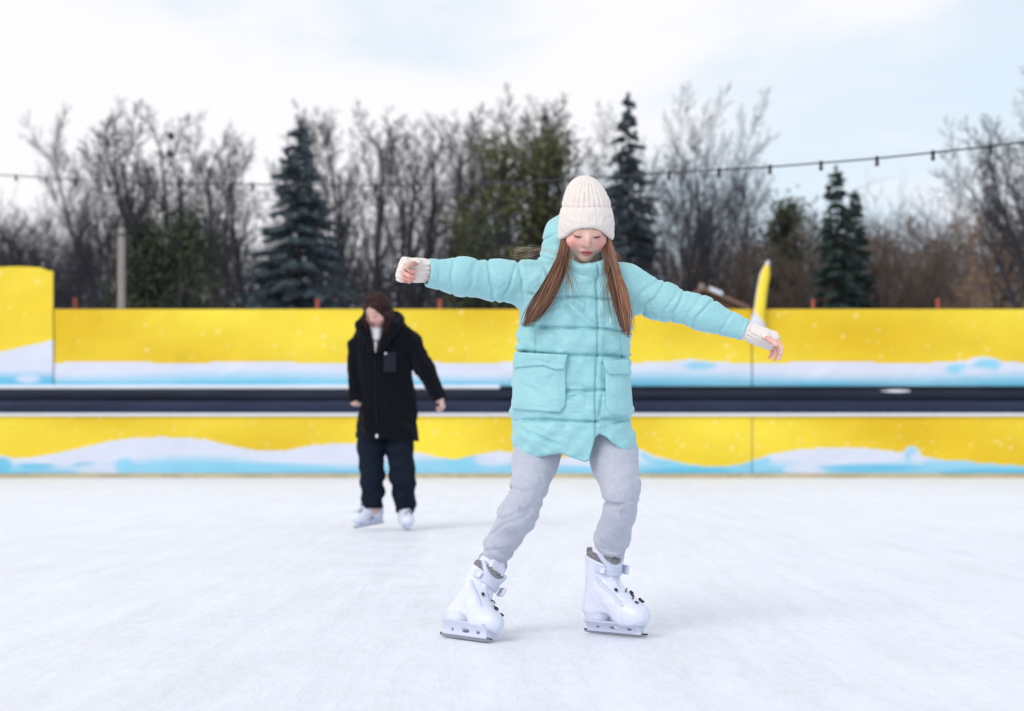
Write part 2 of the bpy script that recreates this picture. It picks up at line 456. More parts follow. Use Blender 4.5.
pL = [g(545, 430, .0), g(535, 462, -.03), g(528, 492, -.10), g(518.5, 514, -.10), g(501, 543, -.02), g(492, 564, .03)]
rL = [gr(25), gr(22.2), gr(17.6), gr(18.3), gr(15.8), gr(13.2)]
pR = [g(606, 430, .0), g(614.5, 462, -.05), g(622, 491, -.12), g(620, 511, -.10), g(612.5, 537, -.03), g(609, 556, .03)]
rR = [gr(25), gr(22.5), gr(19), gr(15.8), gr(17.3), gr(13.5)]
aL = [g(548, 286, .0), g(527, 283, -.01), g(498, 280.5, -.03), g(462, 277, -.06), g(427, 272.8, -.10)]
rAL = [gr(24), gr(21.5), gr(19.8), gr(17.2), gr(13.8)]
aR = [g(604, 285, .0), g(625, 288.5, -.01), g(660, 300.6, -.03), g(703, 313.5, -.06), g(745.5, 330.8, -.08)]
rAR = [gr(25), gr(22.5), gr(18), gr(15.6), gr(10.2)]
wL, dL, bL = g(425, 271, -.10), np.array([-.9, -.42, .02]), np.array([-.38, .62, .68])
wR, dR, bR = g(751.5, 333, -.085), np.array([.88, -.12, -.36]), np.array([.35, .35, .9])

hcf, hcu = head_frame(.0, math.radians(9), 0)
HH = g(586.3, 224, -.05)
HL = [(-.07, 0, -.006, .080, .092), (-.045, 0, -.004, .0835, .096), (0, 0, 0, .0835, .099), (.03, 0, 0, .0810, .096), (.055, 0, -.002, .0765, .092), (.08, -.001, -.004, .0700, .085), (.105, -.003, -.008, .0600, .072), (.125, -.005, -.011, .0480, .057), (.138, -.006, -.013, .0365, .043), (.146, -.006, -.013, .0255, .030), (.1515, -.006, -.013, .012, .014)]
def girl_body(P):
    Q = frame(P, HC, hf, hu)
    d = head_sdf(Q)
    Qh = frame(P, HH, hcf, hcu)
    d = smax(d, np.minimum(loft(Qh, HL, n=2.1)+.009, 1)-.2*(Qh[:, 2] < -.012), .006)
    neck = seg(P, g(585, 245, .0), g(585, 285, .03), .045, .05)[0]
    d = smin(d, neck, .02)
    tor = loft(P, [(.68, g(575, 0)[0], G0, .10, .07), (.75, g(573, 0)[0], G0, .11, .075), (.9, g(574, 0)[0], G0, .105, .08), (1.05, g(576, 0)[0], G0, .12, .08), (1.15, g(577, 0)[0], G0+.01, .09, .06), (1.19, g(580, 0)[0], G0+.01, .05, .04)])
    d = smin(d, tor, .03)
    for pts, r in ((aL, .034), (aR, .034)):
        d = smin(d, chain(P, pts, [.045, .042, .036, .030, .022])[0], .02)
    d = smin(d, chain(P, pL+[np.array(locL((-.04, 0, .12))), np.array(locL((.06, 0, .075)))], [.05, .04, .034, .032, .030, .026, .028, .024])[0], .02)
    d = smin(d, chain(P, pR+[np.array(locR((-.04, 0, .12))), np.array(locR((.06, 0, .075)))], [.05, .04, .034, .032, .030, .026, .028, .024])[0], .02)
    h1 = hand_sdf(P, wL, dL, bL, 1, .92, (62, 78, 50), 1, 40)[0]
    h2 = hand_sdf(P, wR, dR, bR, -1, .95, (30, 36, 22), 1.3, 12)[0]
    return smin(smin(d, h1, .006), h2, .006)
def skin_col(v, c, f, u, base_c=(.80, .53, .44), blush=1.):
    Q = frame(v, c, f, u); C = np.tile(np.array(base_c), (len(v), 1))
    head = (np.abs(Q[:, 0]) < .12) & (np.abs(Q[:, 1]) < .15) & (np.abs(Q[:, 2]) < .15)
    def mix(w, col):
        w = (w*head)[:, None]; C[:] = C*(1-w)+np.array(col)*w
    ax = np.abs(Q[:, 0])
    mix(.60*blush*np.exp(-((ax-.042)/.022)**2-((Q[:, 2]+.036)/.024)**2)*(Q[:, 1] > .02), (.74, .22, .20))
    mix(.45*blush*np.exp(-(Q[:, 0]/.012)**2-((Q[:, 2]+.030)/.012)**2)*(Q[:, 1] > .07), (.62, .2, .18))
    mix(.5*np.exp(-((ax-.028)/.016)**2-((Q[:, 2]-.002)/.008)**2)*(Q[:, 1] > .04), (.42, .20, .17))  # lid crease shade painted into the skin colour
    mix(.45*np.exp(-((ax-.028)/.014)**2-((Q[:, 2]+.0095)/.0035)**2)*(Q[:, 1] > .04)*1.6, (.17, .07, .055))
    lip = 1/(1+np.exp((np.sqrt((Q[:, 0]/.0195)**2+((Q[:, 2]+.0635)/.0092)**2)-1)*9))
    mix(.9*lip*(Q[:, 1] > .06), (.52, .10, .10))
    mix(.95*np.exp(-((Q[:, 2]+.0628)/.0022)**2)*(ax < .015)*(Q[:, 1] > .06), (.12, .02, .02))
    brow = np.exp(-((Q[:, 2]-.0155-.10*(.03-ax)*.3)/.0032)**2)*(1/(1+np.exp((np.abs(ax-.031)-.017)*700)))
    mix(.85*brow*(Q[:, 1] > .04), (.16, .085, .06))
    mix(.7*np.exp(-((ax-.007)/.0028)**2-((Q[:, 2]+.0415)/.0022)**2)*(Q[:, 1] > .07), (.18, .05, .04))
    return C
v, q = mesh_sdf(girl_body, g(380, 655)*[1, 0, 0]+[0, G0-.42, -.02], g(795, 0)*[1, 0, 0]+[0, G0+.24, 1.40], .003)
C = skin_col(v, HC, hf, hu)
for w_ in (wL, wR):
    m = np.exp(-(np.maximum(np.linalg.norm(v-(w_+[0, 0, -.01]), axis=1)-.07, 0)/.03)**2)*(np.linalg.norm(v-w_, axis=1) < .16)
    C = C*(1-.75*m[:, None])+np.array([.66, .27, .23])*.75*m[:, None]
    C *= (1+.12*wob(v, 60, 4))[:, None]**.5
np_mesh('body', v, q, M_skin, girl, cols=C, origin=base)
def eyes(parent, c, f, u, base, nm='eyelashes'):
    for sx in (-1, 1):
        b = MB(); pts = []
        for i in range(11):
            a = math.radians(-58+116*i/10); e = math.radians(-27-9*math.cos(a*1.4)+(6 if 1 else 0)*abs(math.sin(a)))
            r = .0175
            pts.append((sx*.0275+r*math.sin(a)*math.cos(e), .064+r*math.cos(a)*math.cos(e), -.002+r*math.sin(e)))
        b.tube(list(from_frame(c, f, u, pts)), [.0006, .0010, .0014, .0017, .0018, .0018, .0018, .0017, .0014, .0010, .0006], 5)
        for i in range(1, 10):
            p0 = np.array(pts[i]); p1 = p0+np.array([(p0[0]-sx*.0275)*.35, .0045, -.0045])
            b.tube(list(from_frame(c, f, u, [p0, p1])), [.0007, .0002], 3)
        b.build('eyelashes', M_lash, parent, origin=base)
eyes(girl, HC, hf, hu, base)

# ---- sweatpants
def pants(P):
    dl, sl = chain(P, pL, rL, .02); dr, sr = chain(P, pR, rR, .02)
    def fold(P, s, L, seed, px):
        t = s/L
        a = .011*crease(s+.22*(P[:, 0]-px)+.01*wob(P, 20, seed), .245*1.0, .012)
        a += .006*crease(s-.35*(P[:, 0]-px), .285, .010)*(P[:, 0] > px)
        a += .010*crease(s+.3*(P[:, 0]-px), L-.05, .010)+.006*crease(s-.2*(P[:, 0]-px), L-.085, .010)
        a += .0020*wob(P*[1, 1, 1.8], 24, seed+1)*np.clip(t*3-.6, 0, 1)+.0018*np.sin(s*60+5*P[:, 0]*10+wob(P, 12, seed))*np.clip(t*3-.8, 0, 1)
        a += .0045*np.exp(-(wob(P*[.7, .5, 1.5], 20, seed+5)/.2)**2)*np.clip(wob(P, 9, seed+8)+.2, 0, 1)*np.clip(t*3-.3, 0, 1)
        return a
    LL = sum(np.linalg.norm(pL[i+1]-pL[i]) for i in range(5)); LR = sum(np.linalg.norm(pR[i+1]-pR[i]) for i in range(5))
    dl = dl+fold(P, sl, LL, 11, pL[3][0]); dr = dr+fold(P, sr, LR, 21, pR[3][0])
    # flat cuffs
    for (pts, which) in ((pL, 0), (pR, 1)):
        ax = (pts[-1]-pts[-2]); ax /= np.linalg.norm(ax); cut = (P-pts[-1])@ax-.002
        if which == 0: dl = smax(dl, cut, .006)
        else: dr = smax(dr, cut, .006)
    hip = ell(P, g(577, 396, .02), (gr(50), .095, .08))
    hip = smax(hip, P[:, 2]-(g(0, 395)[2]), .01)
    d = smin(dl, dr, .018)
    return smin(d, hip, .015)
v, q = mesh_sdf(pants, (g(465, 0)[0], G0-.30, g(0, 590)[2]), (g(655, 0)[0], G0+.20, g(0, 385)[2]), .0034)
pt = np_mesh('sweatpants', v, q, M_sweat, girl, origin=base)
for pts, loc, nm in ((pL, locL, 'L'), (pR, locR, 'R')):
    a = pts[-1]; top = np.array(loc((-.036, 0, .262))); mid = np.array(loc((-.04, 0, .15)))
    def cuff(P):
        ax = (pts[-1]-pts[-2]); ax /= np.linalg.norm(ax)
        s = (P-pts[-1])@ax
        r = np.linalg.norm(P-pts[-1]-s[:, None]*ax, axis=1)
        th = np.arctan2(P[:, 0]-a[0], P[:, 1]-a[1])
        return np.maximum(r-.0455-.0012*np.sin(th*40), np.abs(s-.003)-.013)-.003
    v, q = mesh_sdf(cuff, a-.08, a+.08, .003)
    np_mesh('ribbed_cuff', v, q, M_sweat, pt, origin=base)
    v, q = mesh_sdf(lambda P: chain(P, [a-(a-top)*-.1, (a+top)/2, top, mid], [.040, .041, .040, .034], .01)[0]+.0015*np.sin(P[:, 2]*420), np.minimum(a, mid)-.07, np.maximum(a, mid)+.07, .003)
    np_mesh('sock', v, q, M_sock, girl, origin=base)

# ---- puffer jacket
TL = [(py, l, r, d) for py, l, r, d in ((262, 541, 614, .070), (268, 529, 624, .085), (280, 522, 631, .105), (300, 519, 632, .118), (330, 518, 632, .122), (352, 517, 629, .125),
      (380, 513.5, 628.5, .130), (400, 512, 629.5, .135), (420, 512, 631, .14), (440, 513, 637, .142), (475, 516, 644, .145))]
tlv = [(g(0, py)[2], (g(l, 0)[0]+g(r, 0)[0])/2, G0, gr((r-l)/2), d) for py, l, r, d in TL]
PY = lambda P: HZ-(P[:, 2]-H)*F/P[:, 1]
PX = lambda P: 512+P[:, 0]*F/P[:, 1]
hemx = [500, 515, 530, 545, 560, 575, 585, 589, 592, 595, 599, 606, 612, 622, 632, 639, 650]
hemy = [461, 462, 460, 456, 453.5, 459, 462.5, 461, 450, 438, 434, 437, 443, 450, 457, 458.5, 458]
def sleeve_fold(P, s, pos, tilt, pts, amp=.0085):
    k = 0
    ax = pts[-1]-pts[1]; ax = ax/np.linalg.norm(ax); zc = np.interp(P[:, 0], [min(pts[1][0], pts[-1][0]), max(pts[1][0], pts[-1][0])], [pts[1][2], pts[-1][2]] if pts[1][0] < pts[-1][0] else [pts[-1][2], pts[1][2]])
    h_ = P[:, 2]-zc
    u = (P[:, 0])+.004*wob(P, 40, 7)
    for i, (px, tl, w, a) in enumerate(pos):
        k = k+amp*a*crease(u, g(px, 0)[0]+tl*h_, w)
    return k
posL = [(522, -.15, .006, 1.), (511, .35, .006, .6), (491, -.2, .005, 1.), (473, .25, .006, .55), (454, .1, .004, .7), (441, 0, .005, .35)]
posR = [(641, .8, .007, .8), (652, .55, .006, 1.), (668, .5, .005, .6), (675, .35, .005, 1.), (689, .5, .006, .6), (698, .65, .005, 1.), (722, .5, .004, .7), (736, .3, .005, .3)]
def outer(P, detail=True):
    t = loft(P, tlv, n=2.35, caps=False)
    zt = g(0, 259)[2]
    xs = P[:, 0]-g(577, 0)[0]
    t = smax(t, P[:, 2]-(zt-.30*np.maximum(np.abs(xs)-.03, 0)**1.15+.0), .035)
    s1, u1 = chain(P, aL, rAL, .03); s2, u2 = chain(P, aR, rAR, .03)
    for i, (pts) in enumerate((aL, aR)):
        ax = pts[-1]-pts[-2]; ax = ax/np.linalg.norm(ax); cut = (P-pts[-1])@ax
        if i == 0: s1 = smax(s1, cut, .007)
        else: s2 = smax(s2, cut, .007)
    if detail:
        s1 = s1+sleeve_fold(P, u1, posL, 0, aL, .0062)-.0016*wob(P*[1, 1, .5], 30, 31)-.001
        s2 = s2+sleeve_fold(P, u2, posR, 0, aR, .0062)-.0016*wob(P*[1, 1, .5], 30, 32)-.001
        py = PY(P)+1.2*wob(P*[1, .3, .4], 16, 5); px = PX(P)
        front = (P[:, 1] < G0)*1.
        q = 0; p_ = 0
        seams = [(298, .7), (329, 1), (355, 1), (389.5, .9), (421.5, 1)]
        for sy, a in seams:
            tilt = .05*(px-575)*(sy < 380)+(-.07)*(px-575)*(sy > 400)*(px > 600)
            q = q+a*crease(py, sy+tilt, 1.5)
        ys = [262, 298, 329, 355, 389.5, 421.5, 458]
        ph = np.interp(py-.05*(px-575)*(py < 370), ys, np.arange(len(ys)))
        puff = np.sin(np.pi*(ph % 1))**.8
        q = q+.5*front*crease(px, 536-.02*(py-330), 1.0)*((py > 322) & (py < 354))+.5*front*crease(px, 621, 1.)*((py > 300) & (py < 358))
        q = q+front*.9*crease(px, np.interp(py, [260, 300, 340, 390, 430], [596, 597, 598, 595, 595.5]), 1.0)
        folds = wob((P-np.array([0, G0, .9]))@np.array([[1, 0, .5], [0, .4, 0], [-.5, 0, 1]]).T*[.6, .5, 1.5], 26, 91)
        pk = sum(crease(py, sy+(.05*(px-575) if sy < 380 else 0), 6.) for sy, a in seams)
        sw = 1-.82*np.clip((np.abs(px-573)/62-.68)/.3, 0, 1)
        t = t+.0095*q*sw-.0085*(puff-.5)*sw-.0036*folds-.0017*wob(P*[1, .4, .22], 85, 52)*pk-.0018*wob(P, 60, 77)
        wr_ = lambda Pq, sd, f_: np.exp(-(wob(Pq, f_, sd)/.16)**2)*np.clip(wob(P, 9, sd+3)*.8+.15, 0, 1)
        t = t+.0026*wr_((P-[0, G0, .9])@np.array([[.8, 0, .6], [0, .5, 0], [-.9, 0, 1.2]]), 301, 20)+.0022*wr_(P*[.7, .5, 1.6], 311, 26)+.0022*wr_(P*[1.5, .5, .8], 321, 30)
        s1 = s1+.0035*wr_(P*[1.7, .6, .45], 331, 24); s2 = s2+.0035*wr_((P-[0, G0, 1])@np.array([[1.6, 0, .5], [0, .6, 0], [.5, 0, .4]]), 341, 24)
        # radiating pull lines below the shoulder and over the pocket
        for (x0, y0, x1, y1, a) in ((561, 300, 585, 330, .9), (566, 296, 600, 328, .6), (535, 436, 562, 448, 1.1), (566, 398, 590, 390, .8), (610, 425, 632, 418, 1.), (538, 300, 530, 345, .5), (545, 265, 555, 300, .9), (602, 395, 597, 428, 1.)):
            vx, vy = x1-x0, y1-y0; L2 = vx*vx+vy*vy
            tt = np.clip(((px-x0)*vx+(py-y0)*vy)/L2, 0, 1)
            dd = np.hypot(px-x0-tt*vx, py-y0-tt*vy)
            t = t+front*.0105*a*np.exp(-(dd/1.6)**2)*np.sin(np.pi*np.clip(tt*.9+.1, 0, 1))
    return smin(smin(t, s1, .022), s2, .022)
def jacket(P):
    d = outer(P)
    px = PX(P); py = PY(P)
    hem = np.where(P[:, 1] < G0+.02, np.interp(px, hemx, hemy), 447+0*px)
    cut = (py-hem)*G0/F*.9
    d = smax(d, cut, .012)
    inn = loft(P, [(z, cx, cy, ax-.022, ay-.022) for z, cx, cy, ax, ay in tlv], n=2.35, caps=False)
    d = smax(d, -smax(inn, P[:, 2]-g(0, 400)[2], .01), .008)
    # neck opening
    nk = seg(P, g(586, 266, -.02), g(588, 240, -.06), .050, .062)[0]
    d = smax(d, -nk, .01)
    # hollow sleeve ends
    for pts in (aL, aR):
        ax = pts[-1]-pts[-2]; ax = ax/np.linalg.norm(ax)
        d = smax(d, -seg(P, pts[-1]-ax*.02, pts[-1]+ax*.03, rAL[-1]-.012 if pts is aL else rAR[-1]-.009, .04)[0], .004)
    return d
v, q = mesh_sdf(jacket, (g(415, 0)[0], G0-.26, g(0, 470)[2]), (g(757, 0)[0], G0+.20, 1.26), .0028, smooth_it=1)
jk = np_mesh('puffer_jacket', v, q, M_jacket, girl, origin=base)
def patch(name, poly, thick, parent, puff=.004, det=False, rnd=.005, h=.0028, round_=2.2, mat=None, seed=1, front=True):
    poly = np.array(poly, float)
    def rect(px, py):
        d = np.full(len(px), 1e9); ins = np.zeros(len(px), bool)
        for i in range(len(poly)):
            a = poly[i]; b = poly[(i+1) % len(poly)]; e = b-a
            t = np.clip(((px-a[0])*e[0]+(py-a[1])*e[1])/(e@e), 0, 1)
            d = np.minimum(d, np.hypot(px-a[0]-t*e[0], py-a[1]-t*e[1]))
            c = ((a[1] > py) != (b[1] > py)) & (px < (b[0]-a[0])*(py-a[1])/(b[1]-a[1]+1e-9)+a[0])
            ins ^= c
        return np.where(ins, -d, d)
    def f(P):
        px, py = PX(P), PY(P)
        r = rect(px, py)
        o = outer(P, det)
        rr = r*G0/F
        d = smax(o-thick-puff*np.clip(-r/9, 0, 1)+.0030*(not det)*wob(P, 28, seed), rr, rnd)
        d = np.maximum(d, P[:, 1]-(G0-.01))
        return np.maximum(d, -(o+.02))
    lo = np.array([g(poly[:, 0].min()-6, 0)[0], G0-.26, g(0, poly[:, 1].max()+6)[2]]); hi = np.array([g(poly[:, 0].max()+6, 0)[0], G0+.0, g(0, poly[:, 1].min()-6)[2]])
    v, q = mesh_sdf(f, lo, hi, h)
    return np_mesh(name, v, q, mat or M_jacket, parent, origin=base)
patch('pocket', [(513, 358), (566, 357), (565.5, 405), (560, 412), (548, 412), (512, 409)], .013, jk, seed=3)
patch('pocket_flap', [(514, 352), (568, 354.5), (564, 369), (556, 370), (543, 365.5), (514, 368)], .028, jk, .003, seed=4)
patch('pocket', [(605, 366), (630, 368), (633, 408), (629, 416), (611, 415), (606, 407)], .012, jk, seed=5)
patch('pocket_flap', [(602.5, 360), (629, 360), (632, 374), (610, 374.5), (606, 370)], .025, jk, .003, seed=6)
patch('placket', [(597, 272), (604.5, 268), (605, 330), (602, 380), (602, 428), (595.5, 430), (594.5, 385), (597, 340)], .0022, jk, .0003, seed=7, det=True)
# stand collar
def collar(P):
    c0 = g(588, 273, -.025); c1 = g(587, 257, -.045); ax = c1-c0; L = np.linalg.norm(ax); ax = ax/L
    s = (P-c0)@ax; R = P-c0-s[:, None]*ax
    q = np.sqrt((R[:, 0]/1.03)**2+(R[:, 1]/1.0)**2+R[:, 2]**2)
    th = np.arctan2(R[:, 0], -R[:, 1])
    rad = .070-.004*np.clip(s/L, 0, 1)+.0025*np.sin(3*th+1)
    top = L+.012*np.clip(np.abs(th)-.6, 0, 1)+.003*np.sin(th*5)-.004*np.exp(-((th-.25)/.15)**2)
    return smax(smax(np.abs(q-rad)-.0105-.004*np.sin(np.pi*np.clip(s/L, 0, 1))+.003*wob(P, 45, 9)+.006*crease(th, .42, .06), s-top, .012), -s-.012, .008)
v, q = mesh_sdf(collar, g(587, 265, -.04)-[.12, .12, .08], g(587, 265, -.04)+[.12, .12, .08], .0028)
np_mesh('collar', v, q, M_jacket, jk, origin=base)
def hood(P):
    d = ell(P, g(562.5, 245, .045), (gr(21.5), .075, gr(30.5)))
    d = smin(d, ell(P, g(578, 264, .095), (gr(28), .065, gr(18))), .03)
    d = smin(d, ell(P, g(553, 266, .02), (gr(17), .07, gr(16))), .03)
    px, py = PX(P), PY(P)
    d = d+.005*np.exp(-(((px-548)*.45+(py-238)*.89)/1.5)**2)*np.clip((560-px)/8, 0, 1)+.005*np.exp(-(((px-548)*.3-(py-259)*.95)/1.5)**2)+.002*wob(P, 38, 14)
    Q = frame(P, HC, hf, hu)
    return smax(d, -ell(Q, (0, -.01, .02), (.078, .095, .1)), .01)
v, q = mesh_sdf(hood, g(530, 285, -.05), g(635, 212, .2), .003)
np_mesh('hood', v, q, M_jacket, jk, origin=base)

# ---- knitted hat
def rim(Q):
    th = np.arctan2(Q[:, 0]/.088, Q[:, 1]/.1)
    return -.052+.042*np.exp(-(np.abs(th)/.90)**2.6)
def hat(P, kind):
    Q = frame(P, HH, hcf, hcu)
    d = loft(Q, HL, n=2.1, caps=True)
    th = np.arctan2(Q[:, 0]/.088, Q[:, 1]/.1)
    if kind == 0:
        amp = .0050*np.clip((.155-Q[:, 2])/.025, .2, 1)
        d = d-amp*(np.abs(np.cos(th*14))**.7-.5)*1.3-.0008*wob(P, 160, 3)
        d = d+.0035*crease(Q[:, 2], .054, .004)
        d = smax(d, -(Q[:, 2]-.03), .005)
    else:
        d = d-.0048+.0025*np.clip((Q[:, 2]-.01)/.045, 0, 1)+.0022*np.clip((-Q[:, 2]-.035)/.02, 0, 1)-.0016*(np.abs(np.cos(th*24+.02*Q[:, 2]))**.8-.5)-.0008*wob(P, 140, 8)
        zt = .054+.003*np.sin(2*th+1)
        d = smax(d, Q[:, 2]-zt, .012)
        d = smax(d, rim(Q)-Q[:, 2], .010)
        d = np.maximum(d, -(loft(Q, HL, n=2.1, caps=False)+.006))
    return d
lo, hi = HH-[.12, .13, .09], HH+[.12, .15, .19]
v, q = mesh_sdf(lambda P: hat(P, 0), lo, hi, .0024); hatO = np_mesh('knit_hat', v, q, M_knit, girl, origin=base)
v, q = mesh_sdf(lambda P: hat(P, 1), lo, hi, .0024); np_mesh('folded_brim', v, q, M_knit, hatO, origin=base)

# ---- fingerless mittens
def mitt(P, w, d, b, side, extra, s=.84):
    d0 = np.asarray(d, float)/np.linalg.norm(d)
    _, palm = hand_sdf(P, w, d, b, side, s)
    sleeve = seg(P, w-d0*.05, w+d0*.02, .031, .028)[0]
    m = smin(palm-.0065, sleeve, .014)
    bb = np.asarray(b, float); bb = bb-d0*(bb@d0); bb /= np.linalg.norm(bb); c = np.cross(bb, d0)*side
    tb = w+s*(.018*d0+.020*c); m = smin(m, seg(P, tb, tb+s*(.030*d0+.022*c-.012*bb), .0155, .0145)[0], .01)
    k = m
    if extra:   # the knitted edge curls over the knuckles
        kp = w+s*(.079*d0+.001*bb)
        k = smin(k, seg(P, kp+s*.028*c, kp-s*.030*c, .0165, .0155)[0], .012)
        k = smin(k, seg(P, kp+s*(.026*c), kp+s*(.014*d0-.022*bb+.02*c), .012, .009)[0], .01)
    s_ = (P-w)@d0; t_ = (P-w)@c
    return k-.0022*np.sin(t_*560)*(s_ > -.01)-.0018*np.sin(s_*420)*(s_ <= -.01)-.001*wob(P, 130, 5)
for (w, d, b, side, ex) in ((wL, dL, bL, 1, True), (wR, dR, bR, -1, False)):
    v, q = mesh_sdf(lambda P: mitt(P, w, d, b, side, ex, .92 if ex else .93), w-.14, w+.14, .0026)
    np_mesh('mitten', v, q, M_knit, girl, origin=base)

# ---- hair
def lock(name, path, n, base, parent, hm=None, dark=(.10, .036, .020), light=(.52, .26, .15), seed=0, r=.0012, g=g, curl=1., fillr=.55, Fy=G0):
    """path rows: px, py, half width px, depth offset; one mesh of many strands round a core"""
    rs = np.random.RandomState(seed); b = MB()
    path = np.array(path, float); m = 26
    tt = np.linspace(0, 1, len(path)); T = np.linspace(0, 1, m)
    def cs(k):   # smooth interpolation
        return np.interp(T, tt, path[:, k])
    X, Y, Wd, D = [np.convolve(np.pad(cs(k), 2, mode='edge'), np.ones(5)/5, 'valid') for k in range(4)]
    core = [g(X[i], Y[i], D[i]) for i in range(m-2)]
    b.tube(core, [Wd[i]*Fy/F*fillr for i in range(m-3)]+[.002], 8, dark)
    K = [(rs.uniform(0, 2*PI), rs.uniform(.25, .95), rs.uniform(0, 6.28), rs.uniform(.6, 1.5), rs.uniform(2.5, 5), rs.uniform(.92, 1.02), rs.rand()**1.5) for _ in range(11)]
    for s in range(n):
        kc = K[s % 11]; a = kc[0]+rs.normal()*.35; rr = min(1.05, abs(kc[1]+rs.normal()*.13)); a2 = rs.normal()*.15
        end = int(m*min(1, kc[5]*rs.uniform(.94, 1.05))); end = min(end, m); pts = []
        fly = rs.rand() < .2; fk = rs.normal()*.9 if fly else 0
        ph = rs.uniform(0, 6.28); am = rs.uniform(.05, .30)*curl
        for i in range(end):
            t = T[i]; an = a+a2*t+am*math.sin(5*t+ph)
            w = Wd[i]*(1.17+abs(fk)*t*t)
            ox = math.cos(an)*rr*w*(1-.15*t)+fk*3*t*t+kc[3]*.55*math.sin(kc[4]*t*1.6+kc[2])*min(1, 3*t)*Wd[i]/7; oy = math.sin(an)*rr*w*Fy/F*.6
            pts.append(g(X[i]+ox, Y[i]+(.6*math.sin(ph+3*t) if fly else 0), D[i]+oy))
        k = min(1, .55*kc[6]+.6*rs.uniform(0, 1)**2.0); col = tuple(dark[j]*(1-k)+light[j]*k for j in range(3))
        R = [r*(1 if i < end-5 else max(.15, (end-1-i)/5)) for i in range(end)]
        b.tube(pts, R, 4, col)
    return b.build(name, hm or M_hair, parent, smooth=True, origin=base)
lock('hair', [(566, 234, 3, -.06), (565, 246, 4.5, -.085), (563.5, 258, 6.2, -.11), (559, 272, 8, -.13), (553, 285, 9, -.138), (546.5, 297, 10.5, -.142), (539, 309, 10, -.143), (532, 319, 8.5, -.143), (527, 328, 5.5, -.143)], 260, base, girl, seed=3)
lock('hair', [(606, 234, 3, -.06), (607.5, 246, 4.5, -.085), (609.5, 258, 6.2, -.11), (613, 272, 6.5, -.13), (617, 287, 8, -.138), (620.5, 300, 8.5, -.14), (623, 314, 7.5, -.14), (625, 327, 6, -.138), (626.5, 340, 4, -.136)], 230, base, girl, seed=5)
b = MB(); rs = np.random.RandomState(8)
for s in range(8):
    j = rs.normal(size=10)*1.4
    P_ = [(566, 254), (556, 252), (545, 249), (533, 247.5), (521, 248.5), (513.5, 251.5), (515, 256), (522, 256.5), (530, 254), (540, 251)]
    kk = 10 if s < 12 else 7
    pts = [g(x+rs.normal()*.6+j[0]*1.2, y+j[1]*1.1+rs.normal()*.4, -.09-.0*i) for i, (x, y) in enumerate(P_[:kk])]
    b.tube(pts, [.00034]*(kk-1)+[.0002], 3, (.46, .34, .24))
for s in range(26):
    x0, y0 = (rs.uniform(563, 570), 262) if s % 2 else (rs.uniform(606, 612), 262)
    dx = rs.normal()*5+(6 if s % 2 else -3); L = rs.uniform(20, 50)
    b.tube([g(x0, y0-8, -.10), g(x0+dx*.3, y0+L*.3, -.15), g(x0+dx*.8, y0+L*.7, -.155), g(x0+dx*1.1, y0+L, -.155)], [.0007, .0007, .0006, .0002], 3, (.22, .11, .06))
for s in range(22):
    sd = -1 if s % 2 else 1; x0 = 587+sd*21+rs.normal()*1.5; L = rs.uniform(14, 46); dr = sd*rs.uniform(4, 20)
    b.tube([g(x0, 246, -.08), g(x0+dr*.35, 246+L*.3, -.13), g(x0+dr*.8+rs.normal()*2, 246+L*.65, -.145), g(x0+dr+rs.normal()*3, 246+L, -.15)], [.0006, .0006, .0005, .0002], 3, (.30, .15, .09))
b.build('stray_hair', M_hair, girl, smooth=True, origin=base)
# ================================================================ the woman behind
W0 = 11.7
w_ = lambda px, py, dy=0.: W(px, py, W0+dy)
wr = lambda r: r*W0/F
wb = np.array([float(w_(386, 0)[0]), W0, 0.])
woman = empty('person', tuple(wb), 'dark haired woman in a black fleece coat and dark trousers skating with her head bowed', 'person')
yk = copy_tree(skate0); qL = place_skate(yk, woman, wb, w_(370.5, 0, -.02)*[1, 1, 0]+[0, 0, .030], (-.78, -.62), lean=.02, pitch=.13, s=.98)
yk2 = copy_tree(skate0); qR = place_skate(yk2, woman, wb, w_(406, 0, -.03)*[1, 1, 0]+[0, 0, .003], (.22, -.97), lean=-.05, s=.98)
WC = w_(376.6, 311.5, -.07); wf, wu = head_frame(-.46, math.radians(24), -.05)
legL = [w_(372, 425), w_(371, 450, -.02), w_(372.5, 478, -.06), w_(373, 508, -.03)]; rlL = [wr(15), wr(13.3), wr(11.8), wr(10.6)]
legR = [w_(400, 425), w_(400, 450, -.03), w_(403, 480, -.08), w_(406, 511, .0)]; rlR = [wr(15), wr(13.5), wr(12.6), wr(9.8)]
sL = [w_(364, 333, 0), w_(356, 345, 0), w_(353, 370, -.02), w_(354.5, 402, -.08)]; rsL = [wr(9), wr(8.5), wr(7), wr(6.2)]
sR = [w_(398, 330, 0), w_(409, 341, 0), w_(422, 368, -.03), w_(439.5, 400, -.08)]; rsR = [wr(11), wr(10.5), wr(8.5), wr(7)]
hLw, hRw = w_(355.5, 397.5, -.08), w_(440.5, 397.5, -.08)
